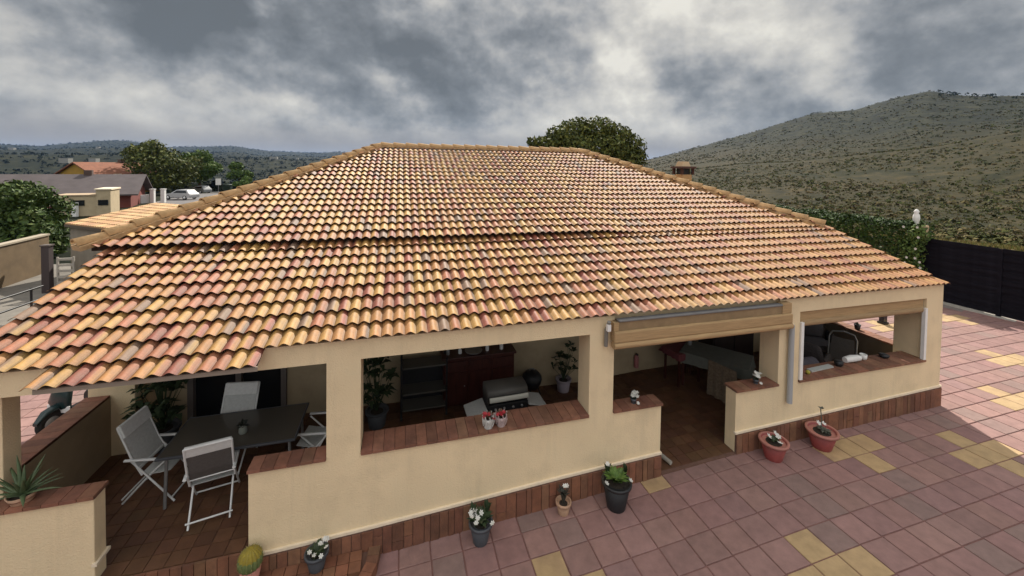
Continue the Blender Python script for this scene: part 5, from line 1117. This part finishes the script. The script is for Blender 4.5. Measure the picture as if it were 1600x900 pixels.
# road
b_ = MB()
rp = [(-24, 48), (-28, 62), (-33, 82), (-38.5, 106), (-47, 150)]
for i in range(len(rp) - 1):
    (xa, ya), (xb, yb) = rp[i], rp[i + 1]; b_.add([(xa - 3.2, ya, height(xa - 3, ya) + .06), (xa + 3.2, ya, height(xa + 3, ya) + .06), (xb + 3.2, yb, height(xb + 3, yb) + .06), (xb - 3.2, yb, height(xb - 3, yb) + .06)], [(0, 1, 2, 3)])
b_.build('road', M_ROAD, kind='structure')
def far_house(name, label, loc, rz, w, d, h, rh, mw, mr, wins, over=.4):
    t = thing(name, label, 'house', loc, rz)
    b_ = MB(); b_.box(-w, w, -d, d, 0, h); b_.add([(-w, -d, h), (-w, d, h), (-w, 0, h + rh), (w, -d, h), (w, d, h), (w, 0, h + rh)], [(0, 2, 1), (3, 4, 5)]); b_.build('wall', mw, t)
    b_ = MB(); o = over; k = rh / d
    for s_ in (-1, 1): b_.hexa([(-w - o, s_ * (d + o), h - o * k + .03), (w + o, s_ * (d + o), h - o * k + .03), (w + o, 0, h + rh + .03), (-w - o, 0, h + rh + .03)], [(-w - o, s_ * (d + o), h - o * k + .2), (w + o, s_ * (d + o), h - o * k + .2), (w + o, 0, h + rh + .2), (-w - o, 0, h + rh + .2)])
    r_ = b_.build('roof', mr, t)
    b_ = MB(); b_.box(w * .3 - .35, w * .3 + .35, -.35, .35, h + rh * .4, h + rh + .7); b_.build('chimney', mat('dark chimney', (0.09, 0.06, 0.05), .9), r_)
    for (x, z, ww, wh) in wins:
        b_ = MB(); b_.box(x - ww, x + ww, -d - .05, -d - .01, z - wh, z + wh); f_ = b_.build('window', M_GLASS, t)
        for zf in (z + wh, z - wh - .1):
            b_ = MB(); b_.box(x - ww - .08, x + ww + .08, -d - .08, -d - .052, zf, zf + .1); b_.build('frame', M_TRIM, f_)
    return t
far_house('ochre_house', 'ochre walled house with orange tiled roof in the left distance', (-47.6, 82, -0.5), R(62), 5.0, 4.4, 2.9, 2.1, M_YEL, M_RROOF, [(-2, 2.6, .5, .6), (.5, 2.6, .5, .6), (2.6, 2.6, .5, .6)])
far_house('dark_roofed_house', 'long low dark red house with dark slate roof before the ochre house', (-37.5, 56, -0.8), R(18), 6.5, 4.2, 2.0, 1.9, M_RWALL, M_DROOF, [(-3.5, 1.2, .6, .5), (0, 1.2, .6, .5), (4, 1.2, .6, .6)], .8)
t = thing('gatehouse', 'small beige block building with dark windows before the dark roof', 'outbuilding', (-29.6, 46.5, -0.75), R(15))
b_ = MB(); b_.box(-2.0, .9, -1.3, 1.3, 0, 2.2); b_.box(.9, 2.0, -1.4, 1.4, 0, 2.75); b_.build('wall', M_BEIGE, t)
b_ = MB(); b_.box(.8, 2.1, -1.5, 1.5, 2.753, 2.9); b_.build('roof_slab', M_TRIM, t)
for x in (-1.6, -.4, 1.45):
    b_ = MB(); b_.box(x - .38, x + .38, -1.46, -1.41, 1.2, 1.75) if x > 1 else b_.box(x - .45, x + .45, -1.36, -1.305, 1.2, 1.75); b_.build('window', M_GLASS, t)
b_ = MB(); b_.box(-2.1, 1.0, -1.4, 1.4, 2.203, 2.3); b_.build('roof_slab', mat('tan roof slab', (0.4, 0.3, 0.2), .9), t)
for (x0, y0, x1, y1, h, lb) in ((-31.2, 45.6, -29.6, 44.9, 1.5, 'short white wall beside the shed roof corner'), (-34.0, 56.5, -31.2, 60.0, 1.2, 'long white garden wall leading to the gate posts')):
    t = thing('white_wall', lb, 'wall', (0, 0, -0.7)); v = Vector((x1 - x0, y1 - y0)); n_ = Vector((v.y, -v.x)).normalized() * .12
    b_ = MB(); q = [(x0 - n_.x, y0 - n_.y), (x1 - n_.x, y1 - n_.y), (x1 + n_.x, y1 + n_.y), (x0 + n_.x, y0 + n_.y)]; b_.hexa([(*p, 0) for p in q], [(*p, h) for p in q]); b_.build('wall', M_WHITE, t)
for x, y, lb in ((-30.6, 59.7, 'left white gate post at the end of the white wall'), (-29.5, 59.9, 'right white gate post at the end of the white wall')):
    b_ = MB(); b_.box(-.22, .22, -.22, .22, 0, 1.9); b_.box(-.27, .27, -.27, .27, 1.903, 2.0); b_.build('gate_post', M_WHITE, None, loc=(x, y, -.7), label=lb, cat='gate post')
def car(label, loc, rz, paint):
    t = thing('parked_car', label, 'car', loc, rz, 'cars parked along the far road')
    def ext(name, pr, w, m, par=t, top=None):
        b_ = MB(); n = len(pr); tw = top or w
        zs = [z for _, z in pr]; zm = min(zs); zM = max(zs)
        L_ = [(-lerp(w, tw, (z - zm) / max(.01, zM - zm)), y, z) for y, z in pr]; R_ = [(lerp(w, tw, (z - zm) / max(.01, zM - zm)), y, z) for y, z in pr]
        b_.add(L_ + R_, [tuple(range(n)), tuple(range(2 * n - 1, n - 1, -1))] + [(i, (i + 1) % n, n + (i + 1) % n, n + i) for i in range(n)]); return b_.build(name, m, par, bevel=.03)
    ext('body', [(-2.1, .3), (2.1, .3), (2.12, .62), (1.9, .80), (.9, .92), (-2.0, .95), (-2.15, .7)], .86, paint)
    ext('cabin', [(-1.9, .95), (.95, .93), (.2, 1.42), (-.2, 1.48), (-1.5, 1.45)], .82, paint, top=.64)
    ext('side_glass', [(-1.6, 1.0), (.6, .98), (.1, 1.36), (-1.35, 1.37)], .835, M_GLASS, top=.70)
    b_ = MB(); b_.hexa([(-.66, .80, 1.0), (.66, .80, 1.0), (.66, .86, 1.0), (-.66, .86, 1.0)], [(-.58, .26, 1.38), (.58, .26, 1.38), (.58, .32, 1.38), (-.58, .32, 1.38)]); b_.build('windscreen', M_GLASS, t)
    for y in (-1.3, 1.3):
        for s_ in (-1, 1):
            b_ = MB(); b_.lathe([(.1, -.1), (.30, -.1), (.32, 0), (.30, .1), (.1, .1)], (s_ * .80, y, .32), 16, Matrix.Rotation(R(90), 4, 'Y')); w_ = b_.build('wheel', M_TYRE, t)
            b_ = MB(); b_.lathe([(.02, -.11), (.19, -.105), (.19, .105), (.02, .11)], (s_ * .80, y, .32), 12, Matrix.Rotation(R(90), 4, 'Y')); b_.build('rim', M_ALU, w_)
    for s_ in (-1, 1):
        b_ = MB(); b_.box(s_ * .6 - .16, s_ * .6 + .16, 2.05, 2.13, .62, .76); b_.build('headlight', M_WHITE, t)
    return t
def gh(x, y): return height(x, y) + .07
car('nearer white car parked beside the white gate posts', (-29.9, 65.5, gh(-29.9, 65.5)), R(70), M_CARW)
car('farther silver car parked just beyond the white car', (-37.2, 89, gh(-37.2, 89)), R(60), mat('silver car paint', (0.25, 0.26, 0.27), .3))
t = thing('waste_container', 'dark green waste container on the far road', 'bin', (-33.4, 92, gh(-33.4, 92)))
b_ = MB(); b_.hexa([(-.6, -.5, .15), (.6, -.5, .15), (.6, .5, .15), (-.6, .5, .15)], [(-.75, -.62, 1.45), (.75, -.62, 1.45), (.75, .62, 1.45), (-.75, .62, 1.45)]); b_.build('body', mat('bin green', (0.015, 0.03, 0.02), .6), t)
b_ = MB(); b_.loft([((-.8, 0, 1.46), (0, .66, 0), (0, 0, .06)), ((-.8, 0, 1.6), (0, .5, 0), (0, 0, .1)), ((.8, 0, 1.6), (0, .5, 0), (0, 0, .1)), ((.8, 0, 1.46), (0, .66, 0), (0, 0, .06))]); b_.build('lid', MATS['bin green'], t)
for s_ in (-1, 1):
    b_ = MB(); b_.lathe([(.02, -.05), (.15, -.05), (.15, .05), (.02, .05)], (s_ * .5, 0, .15), 12, Matrix.Rotation(R(90), 4, 'Y')); b_.build('wheel', M_TYRE, t)
t = thing('road_sign', 'small white road sign beyond the distant trees', 'road sign', (-39.6, 104, gh(-39.6, 104)))
b_ = MB(); b_.tube([(0, 0, 0), (0, 0, 2.2)], .05, 7); b_.build('pole', M_GREY, t)
b_ = MB(); b_.box(-.55, .55, -.07, -.05, 1.6, 3.1); b_.build('board', M_WHITE, t)

# ------------------------------------------------------------------ haze
HZ = MB(); HZ.box(-6500, 9000, -9000, 9500, -120, 190)
hm = bpy.data.materials.new('haze air'); hm.use_nodes = True; hnt = hm.node_tree; hnt.nodes.clear()
pv = hnt.nodes.new('ShaderNodeVolumePrincipled'); pv.inputs['Color'].default_value = (0.34, 0.56, 1.0, 1); pv.inputs['Density'].default_value = 0.00005; pv.inputs['Anisotropy'].default_value = 0.2
ho = hnt.nodes.new('ShaderNodeOutputMaterial'); hnt.links.new(pv.outputs[0], ho.inputs['Volume'])
HZ.build('haze', hm, kind='stuff')
